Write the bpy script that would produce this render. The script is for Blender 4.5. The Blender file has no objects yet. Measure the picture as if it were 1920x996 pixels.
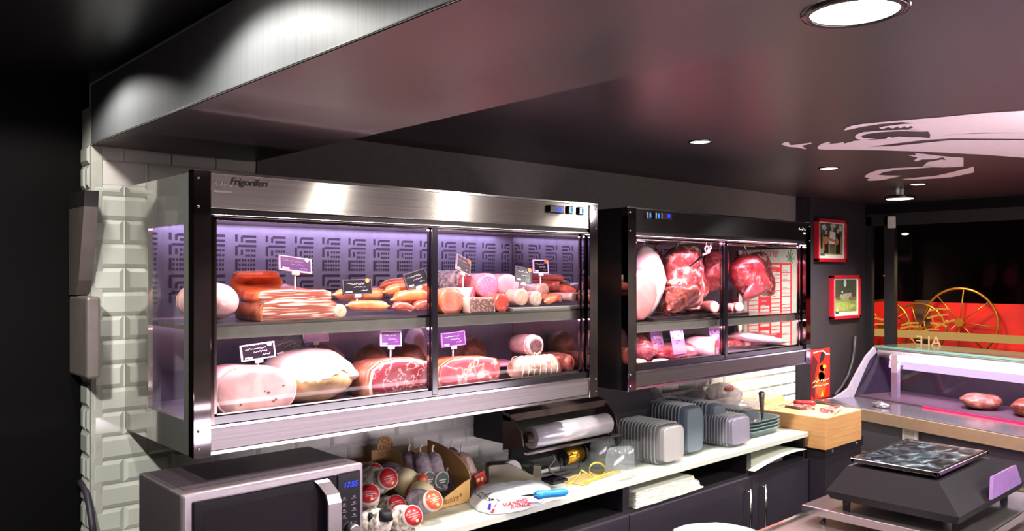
import bpy, bmesh, math, random
from mathutils import Vector, Matrix, noise
random.seed(4)
C = bpy.context.scene.collection
PI = math.pi
H = 1.72                       # height of the eye above the floor; heights below are written from eye level and lifted at the end

# ------------------------------------------------------------------ measured view of the shop
FP, CX, CY = 1521.0, 960.0, 513.0
AZ = math.atan(1653/1521)
FW = (math.cos(AZ), math.sin(AZ)); RT = (math.sin(AZ), -math.cos(AZ))
def ray(u, v):
    r = (u-CX)/FP
    return Vector((FW[0]+r*RT[0], FW[1]+r*RT[1], -(v-CY)/FP))
def at(u, v, X=None, Y=None, Z=None):
    d = ray(u, v)
    k = X/d.x if X is not None else Y/d.y if Y is not None else Z/d.z
    return d*k
def at_plane(u, v, p, n):
    d = ray(u, v); n = Vector(n)
    return d*(Vector(p).dot(n)/d.dot(n))

# ------------------------------------------------------------------ materials
def lin(c):
    if isinstance(c, str):
        c = [int(c[i:i+2], 16)/255 for i in (0, 2, 4)]
        c = [x/12.92 if x <= .04045 else ((x+.055)/1.055)**2.4 for x in c]
    return (c[0], c[1], c[2], 1)
MATS = {}
class NT:
    def __init__(s, name):
        s.m = bpy.data.materials.new(name); s.m.use_nodes = True
        s.t = s.m.node_tree; s.n = s.t.nodes; s.n.clear()
        s.out = s.n.new('ShaderNodeOutputMaterial')
    def add(s, typ, **kw):
        n = s.n.new(typ)
        for k, v in kw.items():
            if k in n.inputs: n.inputs[k].default_value = v
            else: setattr(n, k, v)
        return n
    def link(s, a, b): s.t.links.new(a, b)
    def coords(s, kind='Object', scale=(1, 1, 1)):
        tc = s.add('ShaderNodeTexCoord'); mp = s.add('ShaderNodeMapping')
        mp.inputs['Scale'].default_value = scale
        s.link(tc.outputs[kind], mp.inputs['Vector']); return mp.outputs['Vector']
    def ramp(s, fac, stops, interp='LINEAR'):
        r = s.add('ShaderNodeValToRGB'); cr = r.color_ramp; cr.interpolation = interp
        while len(cr.elements) < len(stops): cr.elements.new(.5)
        for e, (p, c) in zip(cr.elements, stops): e.position = p; e.color = lin(c)
        s.link(fac, r.inputs['Fac']); return r.outputs['Color']
    def bsdf(s, color=None, rough=.5, metal=0, spec=.5, coat=0, sub=0):
        b = s.add('ShaderNodeBsdfPrincipled')
        b.inputs['Roughness'].default_value = rough; b.inputs['Metallic'].default_value = metal
        b.inputs['Specular IOR Level'].default_value = spec; b.inputs['Coat Weight'].default_value = coat
        b.inputs['Coat Roughness'].default_value = .15
        if sub:
            b.inputs['Subsurface Weight'].default_value = sub; b.inputs['Subsurface Scale'].default_value = .01
        if color is not None:
            if isinstance(color, bpy.types.NodeSocket): s.link(color, b.inputs['Base Color'])
            else: b.inputs['Base Color'].default_value = lin(color)
        s.link(b.outputs[0], s.out.inputs['Surface']); return b
    def bump(s, b, fac, strength=.3, dist=.002):
        bp = s.add('ShaderNodeBump'); bp.inputs['Strength'].default_value = strength; bp.inputs['Distance'].default_value = dist
        s.link(fac, bp.inputs['Height']); s.link(bp.outputs[0], b.inputs['Normal'])
def plain(name, color, rough=.5, metal=0, spec=.5, coat=0, vary=.08, vscale=30):
    """one colour with a faint procedural mottling"""
    if name in MATS: return MATS[name]
    t = NT(name); c = lin(color)
    nz = t.add('ShaderNodeTexNoise', Scale=vscale, Detail=3.0); t.link(t.coords(), nz.inputs['Vector'])
    lo = tuple(x*(1-vary) for x in c[:3]); hi = tuple(min(1, x*(1+vary)) for x in c[:3])
    t.bsdf(t.ramp(nz.outputs['Fac'], [(.3, lo), (.7, hi)]), rough, metal, spec, coat)
    MATS[name] = t.m; return t.m
def emit(name, color, strength):
    if name in MATS: return MATS[name]
    t = NT(name); e = t.add('ShaderNodeEmission'); e.inputs['Color'].default_value = lin(color); e.inputs['Strength'].default_value = strength
    t.link(e.outputs[0], t.out.inputs['Surface']); MATS[name] = t.m; return t.m
def brushed(name, color, rough=.25, aniso=.8, axis='X', rot=0.0, metal=1):
    if name in MATS: return MATS[name]
    t = NT(name)
    sc = {'X': (2, 300, 300), 'Z': (300, 300, 2), 'Y': (300, 2, 300)}[axis]
    nz = t.add('ShaderNodeTexNoise', Scale=1.0, Detail=2.0); t.link(t.coords('Object', sc), nz.inputs['Vector'])
    c = lin(color)
    b = t.bsdf(t.ramp(nz.outputs['Fac'], [(.25, [x*.82 for x in c[:3]]), (.75, [min(1, x*1.12) for x in c[:3]])]), rough, metal)
    b.inputs['Anisotropic'].default_value = aniso; b.inputs['Anisotropic Rotation'].default_value = rot
    tg = t.add('ShaderNodeTangent'); tg.direction_type = 'RADIAL'; tg.axis = 'Z'
    t.link(tg.outputs[0], b.inputs['Tangent'])
    MATS[name] = t.m; return t.m
def pane(name, tint=(1, 1, 1), ior=1.45, haze=0.0, hazecol=(.6, .65, .7), rough=.02):
    """thin clear sheet: transmits straight through, reflects by Fresnel, optional milky haze"""
    if name in MATS: return MATS[name]
    t = NT(name)
    tr = t.add('ShaderNodeBsdfTransparent'); tr.inputs['Color'].default_value = (*tint, 1)
    gl = t.add('ShaderNodeBsdfGlossy'); gl.inputs['Roughness'].default_value = rough
    lw = t.add('ShaderNodeLayerWeight'); f0 = ((ior-1)/(ior+1))**2
    pw = t.add('ShaderNodeMath'); pw.operation = 'POWER'; pw.inputs[1].default_value = 5; t.link(lw.outputs['Facing'], pw.inputs[0])
    fr = t.add('ShaderNodeMath'); fr.operation = 'MULTIPLY_ADD'; fr.inputs[1].default_value = 1-f0; fr.inputs[2].default_value = f0; t.link(pw.outputs[0], fr.inputs[0])
    base = tr.outputs[0]
    if haze:
        df = t.add('ShaderNodeBsdfDiffuse'); df.inputs['Color'].default_value = (*hazecol, 1)
        mh = t.add('ShaderNodeMixShader'); mh.inputs[0].default_value = haze
        t.link(tr.outputs[0], mh.inputs[1]); t.link(df.outputs[0], mh.inputs[2]); base = mh.outputs[0]
    mx = t.add('ShaderNodeMixShader')
    t.link(fr.outputs[0], mx.inputs[0]); t.link(base, mx.inputs[1]); t.link(gl.outputs[0], mx.inputs[2])
    t.link(mx.outputs[0], t.out.inputs['Surface']); MATS[name] = t.m; return t.m
def meat(name, stops=None, scale=30, detail=4, dist=.6, rough=.35, bump=.3, stretch=(1, 1, 1), coat=.2, kind='noise', bscale=None):
    if name in MATS: return MATS[name]
    t = NT(name); v = t.coords('Object', stretch)
    if kind == 'noise':
        n = t.add('ShaderNodeTexNoise', Scale=scale, Detail=detail, Distortion=dist); fac = n.outputs['Fac']
    elif kind == 'cells':
        n = t.add('ShaderNodeTexVoronoi', Scale=scale); fac = n.outputs['Distance']
    elif kind == 'veins':
        n = t.add('ShaderNodeTexVoronoi', Scale=scale); n.feature = 'DISTANCE_TO_EDGE'; fac = n.outputs['Distance']
        w = t.add('ShaderNodeTexNoise', Scale=scale*1.6, Detail=3.0); t.link(v, w.inputs['Vector'])
        mx = t.add('ShaderNodeMix'); mx.data_type = 'RGBA'; mx.inputs['Factor'].default_value = .25
        t.link(v, mx.inputs['A']); t.link(w.outputs['Color'], mx.inputs['B']); v = mx.outputs['Result']
    elif kind == 'bands':
        n = t.add('ShaderNodeTexWave', Scale=scale, Distortion=dist*6, Detail=3.0); n.bands_direction = 'Z'
        n.inputs['Detail Scale'].default_value = 1.4; fac = n.outputs['Fac']
    t.link(v, n.inputs['Vector'])
    b = t.bsdf(t.ramp(fac, stops), rough, coat=coat)
    if bump:
        bn = t.add('ShaderNodeTexNoise', Scale=bscale or scale*2.5, Detail=3.0); t.link(t.coords(), bn.inputs['Vector'])
        t.bump(b, bn.outputs['Fac'], bump, .003)
    MATS[name] = t.m; return t.m

# ------------------------------------------------------------------ mesh building
class MB:
    def __init__(s): s.bm = bmesh.new(); s.mi = 0
    def _f(s, vs, smooth=False):
        try: f = s.bm.faces.new(vs)
        except ValueError: return None
        f.material_index = s.mi; f.smooth = smooth; return f
    def box(s, x0, x1, y0, y1, z0, z1, bev=0):
        if x0 > x1: x0, x1 = x1, x0
        if y0 > y1: y0, y1 = y1, y0
        if z0 > z1: z0, z1 = z1, z0
        v = [s.bm.verts.new(p) for p in [(x0, y0, z0), (x1, y0, z0), (x1, y1, z0), (x0, y1, z0), (x0, y0, z1), (x1, y0, z1), (x1, y1, z1), (x0, y1, z1)]]
        fs = [s._f([v[i] for i in q]) for q in [(0, 3, 2, 1), (4, 5, 6, 7), (0, 1, 5, 4), (1, 2, 6, 5), (2, 3, 7, 6), (3, 0, 4, 7)]]
        if bev:
            es = list({e for f in fs for e in f.edges})
            r = bmesh.ops.bevel(s.bm, geom=es, offset=bev, segments=2, affect='EDGES', profile=.5)
            for f in r['faces']: f.material_index = s.mi
        return s
    def quad(s, *p): s._f([s.bm.verts.new(q) for q in p]); return s
    def prism(s, pts, dvec, smooth=False):
        """closed polygon (3D points) extruded along dvec"""
        d = Vector(dvec); a = [s.bm.verts.new(p) for p in pts]; b = [s.bm.verts.new(Vector(p)+d) for p in pts]; n = len(a)
        s._f(a); s._f(b[::-1])
        for i in range(n): s._f([a[(i+1) % n], a[i], b[i], b[(i+1) % n]], smooth)
        return s
    def rings(s, rings, cap0=True, cap1=True, smooth=True, closed=True):
        vs = [[s.bm.verts.new(p) for p in r] for r in rings]; n = len(vs[0])
        for a, b in zip(vs, vs[1:]):
            for i in range(n if closed else n-1):
                j = (i+1) % n; s._f([a[i], a[j], b[j], b[i]], smooth)
        if cap0: s._f(vs[0][::-1])
        if cap1: s._f(vs[-1])
        return s
    def tube(s, pts, r, seg=10, cap=True, smooth=True):
        pts = [Vector(p) for p in pts]; rs = r if isinstance(r, (list, tuple)) else [r]*len(pts)
        rr = []; up = None
        for i, p in enumerate(pts):
            t = (pts[min(i+1, len(pts)-1)]-pts[max(i-1, 0)]).normalized()
            if up is None:
                up = Vector((0, 0, 1)) if abs(t.z) < .9 else Vector((1, 0, 0))
            a = t.cross(up).normalized(); b = a.cross(t).normalized(); up = b
            rr.append([p+a*math.cos(k*2*PI/seg)*rs[i]+b*math.sin(k*2*PI/seg)*rs[i] for k in range(seg)])
        return s.rings(rr, cap, cap, smooth)
    def cyl(s, a, b, r, seg=24, r2=None):
        return s.tube([a, b], [r, r if r2 is None else r2], seg)
    def lathe(s, prof, c=(0, 0, 0), seg=32, cap0=False, cap1=False):
        return s.rings([[(c[0]+r*math.cos(k*2*PI/seg), c[1]+r*math.sin(k*2*PI/seg), c[2]+z) for k in range(seg)] for r, z in prof], cap0, cap1)
    def ball(s, c, r, sub=3, amp=0, freq=8, flat=None, seed=0):
        rx, ry, rz = r if isinstance(r, (tuple, list)) else (r, r, r)
        g = bmesh.ops.create_icosphere(s.bm, subdivisions=sub, radius=1)
        for v in g['verts']:
            n = v.co.normalized(); k = 1
            if amp: k += amp*noise.noise(n*1.6+Vector((seed*7.3, seed*3.1, 0)))*1.2+amp*.5*noise.noise(n*freq*.6+Vector((seed, 0, seed*2)))
            p = Vector((n.x*rx*k, n.y*ry*k, n.z*rz*k))
            if flat is not None and p.z < -flat*rz: p.z = -flat*rz
            v.co = p+Vector(c)
        for f in {f for v in g['verts'] for f in v.link_faces}: f.smooth = True; f.material_index = s.mi
        return s
    def jitter(s, amp, freq, seed=0):
        for v in s.bm.verts:
            q = v.co*freq+Vector((seed*3.7, seed*1.3, seed*2.9))
            v.co += Vector((noise.noise(q), noise.noise(q+Vector((31, 7, 3))), noise.noise(q+Vector((5, 47, 11)))))*amp
        return s
    def xform(s, m): bmesh.ops.transform(s.bm, matrix=m, verts=s.bm.verts[:]); return s
    def text(s, txt, size, m, depth=.0004, shear=0, align='CENTER', bold=0):
        cu = bpy.data.curves.new('t', 'FONT'); cu.body = txt; cu.size = size; cu.shear = shear; cu.align_x = align; cu.align_y = 'CENTER'; cu.extrude = depth; cu.offset = bold
        ob = bpy.data.objects.new('t', cu); C.objects.link(ob)
        dg = bpy.context.evaluated_depsgraph_get(); me = bpy.data.meshes.new_from_object(ob.evaluated_get(dg))
        n0 = len(s.bm.verts); f0 = len(s.bm.faces)
        s.bm.from_mesh(me); s.bm.verts.ensure_lookup_table(); s.bm.faces.ensure_lookup_table()
        bmesh.ops.transform(s.bm, matrix=m, verts=s.bm.verts[n0:])
        for f in s.bm.faces[f0:]: f.material_index = s.mi
        bpy.data.objects.remove(ob); bpy.data.curves.remove(cu); bpy.data.meshes.remove(me); return s
def root_loc(o):
    v = Vector((0, 0, 0))
    while o is not None: v += o.location; o = o.parent
    return v
def tag(o, label=None, cat=None, group=None, kind=None):
    if label: o['label'] = label
    if cat: o['category'] = cat
    if group: o['group'] = group
    if kind: o['kind'] = kind
    return o
def mk(name, mb, mat, parent=None, world=True, label=None, cat=None, group=None, kind=None, normals=True):
    """link the collected shapes as ONE mesh; world=True: built in shop coordinates, re-based onto the thing's base"""
    bm = mb.bm
    if normals: bmesh.ops.recalc_face_normals(bm, faces=bm.faces[:])
    me = bpy.data.meshes.new(name)
    off = Vector((0, 0, 0))
    if parent is not None and world: off = root_loc(parent)
    elif parent is None and world and bm.verts:
        xs = [v.co for v in bm.verts]
        off = Vector(((min(p.x for p in xs)+max(p.x for p in xs))/2, (min(p.y for p in xs)+max(p.y for p in xs))/2, min(p.z for p in xs)))
    if off.length: bmesh.ops.translate(bm, vec=-off, verts=bm.verts[:])
    bm.to_mesh(me); bm.free()
    for m in (mat if isinstance(mat, (list, tuple)) else [mat]): me.materials.append(m)
    o = bpy.data.objects.new(name, me); C.objects.link(o)
    if parent is not None: o.parent = parent
    elif world: o.location = off
    return tag(o, label, cat, group, kind)
def thing(name, label, cat, loc=(0, 0, 0), rotz=0, group=None):
    o = bpy.data.objects.new(name, None); C.objects.link(o); o.empty_display_size = .05
    o.location = loc; o.rotation_euler = (0, 0, rotz); return tag(o, label, cat, group)
def kids(o): return [c for c in bpy.data.objects if c.parent == o]
def dup(root, loc=None, rotz=None, label=None, group=None):
    r = root.copy(); C.objects.link(r)
    if loc is not None: r.location = loc
    if rotz is not None: r.rotation_euler = (root.rotation_euler[0], root.rotation_euler[1], rotz)
    if label: r['label'] = label
    if group: r['group'] = group
    for ch in kids(root):
        c = ch.copy(); C.objects.link(c); c.parent = r
        for g in kids(ch):
            d = g.copy(); C.objects.link(d); d.parent = c
    return r
def struct(name, mb, mat, parent=None, label=None): return mk(name, mb, mat, parent, label=label, kind='structure')
def circle(rx, rz, n=40, p=2.0, cz=None, flat=None):
    """superellipse outline in x/z, its lowest point at z = 0"""
    out = []
    for k in range(n):
        a = 2*PI*k/n; c, s = math.cos(a), math.sin(a)
        x = rx*math.copysign(abs(c)**(2/p), c); z = rz*math.copysign(abs(s)**(2/p), s)
        if flat is not None and z < -flat*rz: z = -flat*rz
        out.append((x, z))
    m = min(z for x, z in out); return [(x, z-m) for x, z in out]
def loaf_mb(outline, depth, back=3.0, n=9, shrink=.0, rise=0, skew=0):
    """outline swept from its front cut (y = 0) to a rounded back end (y = depth)"""
    cx = sum(x for x, z in outline)/len(outline); cz = sum(z for x, z in outline)/len(outline)
    rs = []
    for i in range(n+1):
        s = i/n; k = max(.04, (1-s**back)**(1/back))*(1-shrink*s)
        rs.append([(cx+(x-cx)*k+skew*s, depth*s, (cz+(z-cz)*k)*(1)-(1-k)*cz*.55*(1 if rise == 0 else 0)+rise*s) for x, z in outline])
    return MB().rings(rs)
def face_mb(outline, dome=.003, inset=.96):
    cx = sum(x for x, z in outline)/len(outline); cz = sum(z for x, z in outline)/len(outline)
    rs = [[(cx+(x-cx)*k, -y, cz+(z-cz)*k) for x, z in outline] for k, y in [(inset, -.0005), (inset*.97, dome*.5), (inset*.7, dome*.9), (inset*.3, dome)]]
    return MB().rings(rs, cap0=False)
def frame_px(u0, u1, v0, v1, Y):
    """extent on the plane Y of a picture box: left x, right x, top z, bottom z"""
    um, vm = (u0+u1)/2, (v0+v1)/2
    return at(u0, vm, Y=Y).x, at(u1, vm, Y=Y).x, at(um, v0, Y=Y).z, at(um, v1, Y=Y).z
# ------------------------------------------------------------------ shared materials
chrome = plain('polished_steel', (.62, .61, .60), .035, 1, vary=.02)
chrome2 = plain('bright_trim', (.72, .68, .68), .12, 1, vary=.03)
steel_h = brushed('brushed_steel_header', (.42, .39, .36), .24, .92, 'X', .25)
steel_b = brushed('brushed_steel_panel', (.27, .24, .25), .38, .5, 'X', .25)
steel_d = brushed('dark_brushed_steel', (.085, .08, .085), .26, .8, 'X', .25)
steel_p = brushed('dark_lower_panel', (.20, .18, .17), .32, .5, 'X', .25)
black = plain('black_panel', '100e12', .38, vary=.1)
blackm = plain('black_matt', '131015', .6)
endm = plain('end_panel_steel', (.50, .49, .46), .07, .8, vary=.04)
postm = plain('dark_mirror_post', (.20, .17, .19), .05, 1, vary=.03)
gblack = plain('black_gloss_plastic', '141018', .16, coat=.3)
rubber = plain('black_rubber', '1a171a', .7)
inner = plain('case_liner', (.42, .36, .48), .32, .55)
tile_w = plain('white_glazed_tile', 'dfe0d8', .10, coat=.5, vary=.03, vscale=4)
tile_g = plain('lifted_upper_tile', 'f4ece8', .2, coat=.4, vary=.05, vscale=4)  # upper band: colour lightened to make up for weak light there
grout = plain('tile_grout', 'c9c9c0', .7)
grout_g = plain('grey_grout', '7a7270', .7)
wallm = plain('charcoal_wall_paint', '2f2a30', .55, vary=.06, vscale=6)
wallb = plain('black_wall_paint', '060506', .8, spec=.15, vary=.06)
ceilm = plain('dark_satin_ceiling', '2c242a', .34, spec=.6, vary=.05, vscale=5)
beamm = brushed('dark_laminate_beam', '7b7e82', .42, .5, 'Z', 0, .35)
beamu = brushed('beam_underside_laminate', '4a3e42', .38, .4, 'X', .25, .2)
white = plain('white_plastic', 'e9e6e4', .4)
counterm = plain('white_counter_laminate', 'c3c6bc', .25, coat=.25, vary=.015, vscale=3)
glass = pane('door_glass', (.97, .97, .98), 1.42)
glass_s = pane('shelf_glass', (.93, .97, .96), 1.45)
redp = plain('red_print', 'c0202c', .5)
redd = plain('dark_red_print', '9b1f26', .5)
blue_e = emit('blue_display', '2238ff', 4.0)

# ------------------------------------------------------------------ the room
LK = 5.6                                # lamp level
ZC, ZL, ZB = .49, .572, .377          # shop ceiling, ceiling left of the beam, underside of the beam
BX0, BX1 = .70, 1.205
YW = 2.577
struct('floor', MB().box(-2.4, 6.6, -2.6, 3.1, -H-.06, -H), plain('dark_floor_tiles', '4a4444', .3, vary=.15, vscale=3))
struct('ceiling', MB().box(BX1-.02, 5.8, -2.6, YW+.06, ZC, ZC+.06), ceilm)
struct('ceiling_left', MB().box(-2.4, BX0+.02, -2.6, 3.0, ZL, ZL+.06), plain('dark_left_ceiling', '1d1a1f', .30, spec=.5))
b = struct('trim_1', MB().box(BX0, BX1, -2.6, YW, ZB, ZC+.06), beamm)
tag(b, 'dark metallic laminate beam running across the ceiling')
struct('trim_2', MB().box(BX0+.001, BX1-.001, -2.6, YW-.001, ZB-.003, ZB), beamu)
struct('trim_3', MB().tube([(BX0, -2.6, ZB), (BX0, YW, ZB)], .0025, 6), chrome2)
struct('wall_back', MB().box(BX0+.004, 5.9, YW+.006, YW+.1, -H, ZC), grout)
struct('trim_12', MB().box(1.21, 4.83, YW+.002, YW+.006, .262, ZC), grout_g)
struct('wall_left', MB().box(-2.4, BX0+.02, 2.668, 2.75, -H, ZL), wallb)
struct('wall_side', MB().box(-2.46, -2.4, -2.6, 2.75, -H, ZL), wallb)
struct('wall_front', MB().box(-2.46, 6.6, -2.66, -2.6, -H, ZL), plain('far_shop_wall', '857e76', .45, vary=.5, vscale=1.6))
struct('trim_4', MB().box(BX0, BX0+.03, YW, 2.668, -H, ZC), grout)      # tiled return left of the cabinets
def tiles(mb, x0, x1, z0, z1, P, N, tw=.14, th=.0715, gap=.003, bev=.011, up=.006, z_off=0):
    """bevelled metro tiles in running bond; P maps (s, z) to the wall, N is the outward normal"""
    N = Vector(N); r = 0; z = z0+z_off-th
    while z < z1:
        a = max(z, z0); b_ = min(z+th-gap, z1)
        if b_-a > .008:
            s = x0-tw+(tw/2 if r % 2 else 0)-.05
            while s < x1:
                l = max(s, x0); q = min(s+tw-gap, x1)
                if q-l > .012:
                    bl = min(bev, (q-l)*.4); bz = min(bev, (b_-a)*.4)
                    o = [P(l, a), P(q, a), P(q, b_), P(l, b_)]
                    i_ = [P(l+bl, a+bz), P(q-bl, a+bz), P(q-bl, b_-bz), P(l+bl, b_-bz)]
                    ov = [mb.bm.verts.new(p) for p in o]; iv = [mb.bm.verts.new(Vector(p)+N*up) for p in i_]
                    mb._f(iv)
                    for k in range(4): mb._f([ov[k], ov[(k+1) % 4], iv[(k+1) % 4], iv[k]])
                s += tw
        z += th; r += 1
    return mb
PB = lambda s, z: (s, YW+.005, z)
mb = tiles(MB(), BX0+.002, 2.356, -.86, .262, PB, (0, -1, 0), z_off=.02)
struct('trim_5', mb, tile_w, label='white bevelled metro tiles on the back wall')
struct('trim_6', tiles(MB(), 3.22, 4.83, -.86, .262, PB, (0, -1, 0), z_off=.02), tile_w)
struct('trim_7', tiles(MB(), BX0+.002, 4.83, .262, ZC-.002, PB, (0, -1, 0), th=.0755, bev=.004, up=.0015), tile_g)
struct('trim_8', tiles(MB(), YW+.008, 2.668, -1.2, ZB, lambda s, z: (BX0-.001, s, z), (-1, 0, 0), tw=.18, z_off=.02), tile_w)
struct('trim_9', tiles(MB(), BX0+.002, .80, -1.5, -.86, PB, (0, -1, 0), z_off=.0), tile_w)
struct('trim_10', MB().box(2.356, 3.22, YW-.012, YW+.02, -.9, .262), black)        # dark pillar between the tiled stretches
struct('trim_11', MB().box(4.83, 4.96, YW-.03, YW+.02, -H, ZC), plain('dark_corner_post', '1b171c', .5))
struct('wall_back_right', MB().box(4.96, 5.86, YW-.012, YW+.03, -H, ZC), wallm)
struct('baseboard_back', MB().box(4.96, 5.8, YW-.025, YW-.012, -H, -H+.1), black)

# ---- end wall with the night window onto the street
E_X = 5.8
fr = struct('window_1', MB().box(E_X, E_X+.05, 2.36, 2.43, -.95, .40).box(E_X, E_X+.05, .25, .31, -.95, .40).box(E_X, E_X+.05, .25, 2.56, .34, .42).box(E_X, E_X+.05, .25, 2.56, -1.0, -.95).box(E_X, E_X+.05, 2.52, 2.57, -.95, .40).box(E_X, E_X+.05, 1.22, 1.27, -.95, .4), blackm)
mk('window_pane', MB().quad((E_X+.02, .28, -.96), (E_X+.02, 2.55, -.96), (E_X+.02, 2.55, .36), (E_X+.02, .28, .36)), pane('window_pane_glass', (.95, .95, .95), 1.22), fr)
struct('wall_right', MB().box(E_X, E_X+.08, .25, 2.65, -H, -1.0).box(E_X, E_X+.08, .25, 2.65, .42, ZC+.06), wallb)
struct('wall_right_front', MB().box(E_X, E_X+.08, -2.6, .25, -H, ZC+.06), MATS['far_shop_wall'])
struct('wall_outside', MB().box(7.6, 7.7, -3, 5.5, -H, 1.4), wallb, label='black night street beyond the window')

# ------------------------------------------------------------------ refrigerated display cabinets on the wall
def slots(mb, x0, x1, z0, z1, y, dx=.104, dz=.147):
    """pattern of punched slots and square holes, one L-shaped block after another"""
    w = dx*.9
    def R(a, b, c, d):
        for p in (a, c):
            pass
        X0, X1 = max(x0, bx+a*w), min(x1, bx+b*w); Z1, Z0 = min(z1, bz-c*dz), max(z0, bz-d*dz)
        if X1-X0 > .002 and Z1-Z0 > .002: mb.quad((X0, y, Z0), (X1, y, Z0), (X1, y, Z1), (X0, y, Z1))
    bz = z1
    while bz > z0:
        bx = x0-.03
        while bx < x1:
            R(.02, .11, -.01, .15); R(.22, .30, .04, .16); R(.28, .78, .01, .065); R(.38, .78, .115, .17)
            R(.12, .78, .22, .27); R(.02, .11, .25, .46); R(.22, .30, .33, .45)
            for k in range(4):
                R(.38+k*.10, .455+k*.10, .325, .375); R(.38+k*.10, .455+k*.10, .43, .48)
            for j in range(3):
                for k in range(6): R(.14+k*.105, .215+k*.105, .53+j*.10, .59+j*.10)
            R(.02, .11, .53, .79)
            R(.02, .11, .88, 1); R(.10, .78, .87, .93)
            bx += dx
        bz -= dz
    return mb
def display_case(name, label, X0, X1, xm, post, hd, lowm, sidem, light, title):
    Y0, Y1, Z0, Z1 = 2.05, YW-.004, -.465, .258
    t = thing(name, label, 'display cabinet', ((X0+X1)/2, (Y0+Y1)/2, Z0))
    L, Rr = X0+post, X1-post
    mk('header_panel', MB().box(L, Rr, Y0, Y0+.02, .168, Z1, .0015), hd, t)
    mk('header_ledge', MB().box(X0, X1, Y0-.003, Y0+.03, Z1, Z1+.006), chrome2, t)
    mk('header_rail', MB().box(L, Rr, Y0+.004, Y0+.02, .152, .168).box(L, Rr, Y0+.002, Y0+.012, .147, .151), plain('dark_rail', '2a2526', .3, .6), t)  # plain dark metal strip under the header
    mk('rail_strip', MB().box(L, Rr, Y0-.001, Y0+.006, .1515, .1545), chrome2, t)
    for nm, a, b_ in (('end_post', X0, L), ('end_post', Rr, X1)):
        mk(nm, MB().box(a, b_, Y0-.004, Y0+.03, Z0-.003, Z1+.004, .001), postm, t)
    mk('lower_panel', MB().box(L, Rr, Y0, Y0+.02, Z0+.01, -.395, .001), lowm, t)
    mk('lower_strip', MB().box(L, Rr, Y0-.003, Y0+.012, -.397, -.391), chrome2, t)
    mk('bottom_strip', MB().box(L, Rr, Y0-.003, Y0+.016, Z0, Z0+.009), chrome2, t)
    mk('door_track', MB().box(L, Rr, Y0+.006, Y0+.05, -.391, -.37), gblack, t)
    mk('cabinet_roof', MB().box(X0+.013, X1-.013, Y0+.03, Y1, .18, Z1), plain('roof_metal', '5c5552', .25, .8), t)
    mk('cabinet_base', MB().box(X0+.013, X1-.013, Y0+.021, Y1, Z0+.001, -.40), plain('base_steel', '6f6663', .22, .9), t)
    mk('inner_roof', MB().box(X0+.02, X1-.02, Y0+.03, Y1-.03, .158, .178), plain('inner_roof', (.22, .17, .19), .3, .6), t)
    mk('floor_tray', MB().box(X0+.02, X1-.02, Y0+.05, Y1-.03, -.392, -.385), inner, t)
    m = MB().box(X0+.013, X1-.013, Y1-.06, Y1-.045, -.395, .17); m.mi = 1
    mk('back_panel', slots(m, X0+.03, X1-.03, -.10, .125, Y1-.0606), [plain('perforated_back', (.27, .235, .32), .36, .4), plain('slot_dark', '3a2c3c', .8)], t, normals=False)
    # end panels, each with its own glazed opening
    for s, xa in ((0, X0), (1, X1-.012)):
        m = MB(); ya, yb, za, zb = 2.112, (2.374 if s == 0 else 2.47), -.378, .128
        if (s == 0) == (sidem is not chrome):
            m.box(xa, xa+.012, Y0+.03, Y1, Z0, Z1+.004)
        else:
            m.box(xa, xa+.012, Y0+.03, ya, Z0, Z1).box(xa, xa+.012, yb, Y1, Z0, Z1).box(xa, xa+.012, ya, yb, zb, Z1).box(xa, xa+.012, ya, yb, Z0, za)
        p = mk('end_panel', m, (endm if sidem is chrome else sidem) if s == 0 else chrome, t)
        if (s == 0) != (sidem is not chrome):
            mk('end_glass', MB().quad((xa+.006, ya, za), (xa+.006, yb, za), (xa+.006, yb, zb), (xa+.006, ya, zb)), glass, p)
    # sliding doors
    dm = plain('door_frame_metal', '7a6e6c', .14, 1)
    for a, b_, yy in ((L+.012, xm-.004, Y0+.016), (xm+.004, Rr-.012, Y0+.026)):
        d = mk('sliding_door', MB().box(a, a+.011, yy, yy+.008, -.372, .147).box(b_-.011, b_, yy, yy+.008, -.372, .147).box(a, b_, yy, yy+.006, -.375, -.364).box(a, b_, yy, yy+.006, .139, .147), dm, t)
        mk('door_pane', MB().quad((a+.01, yy+.004, -.366), (b_-.01, yy+.004, -.366), (b_-.01, yy+.004, .141), (a+.01, yy+.004, .141)), glass, d)
    mk('mullion', MB().box(xm-.011, xm+.011, Y0+.004, Y0+.034, -.385, .15, .002), gblack, t)
    mk('jamb', MB().box(L, L+.012, Y0+.004, Y0+.036, -.391, .15), plain('jamb_metal', '4b3f3b', .1, 1), t)
    # shelf with its chrome nosing
    zs = -.136 if sidem is chrome else -.206
    sh = mk('shelf', MB().box(X0+.02, X1-.02, Y0+.055, Y0+.41, zs-.012, zs), plain('shelf_steel', (.5, .46, .47), .2, .9), t)
    mk('shelf_nosing', MB().box(X0+.02, X1-.02, Y0+.048, Y0+.056, zs-.038, zs-.002), plain('shelf_nosing', '8a8680', .16, .7), sh)
    mk('nosing_edge', MB().box(X0+.02, X1-.02, Y0+.046, Y0+.058, zs-.002, zs+.003), chrome2, sh)
    mk('lamp_tube', MB().cyl((X0+.06, Y0+.045, .150), (X1-.06, Y0+.045, .150), .007, 10), emit('tube_'+name, light, 1.0), t)
    mk('lamp_tube', MB().cyl((X0+.06, Y0+.075, zs-.022), (X1-.06, Y0+.075, zs-.022), .006, 10), emit('tube_'+name, light, 1.0), t)
    for x in (X0+.012, X1-.012):
        for z in (Z1-.015, .17, -.40, Z0+.02): mk('screw', MB().ball((x, Y0-.005, z), (.004, .003, .004), 2), chrome2, t)
    return t
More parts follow.
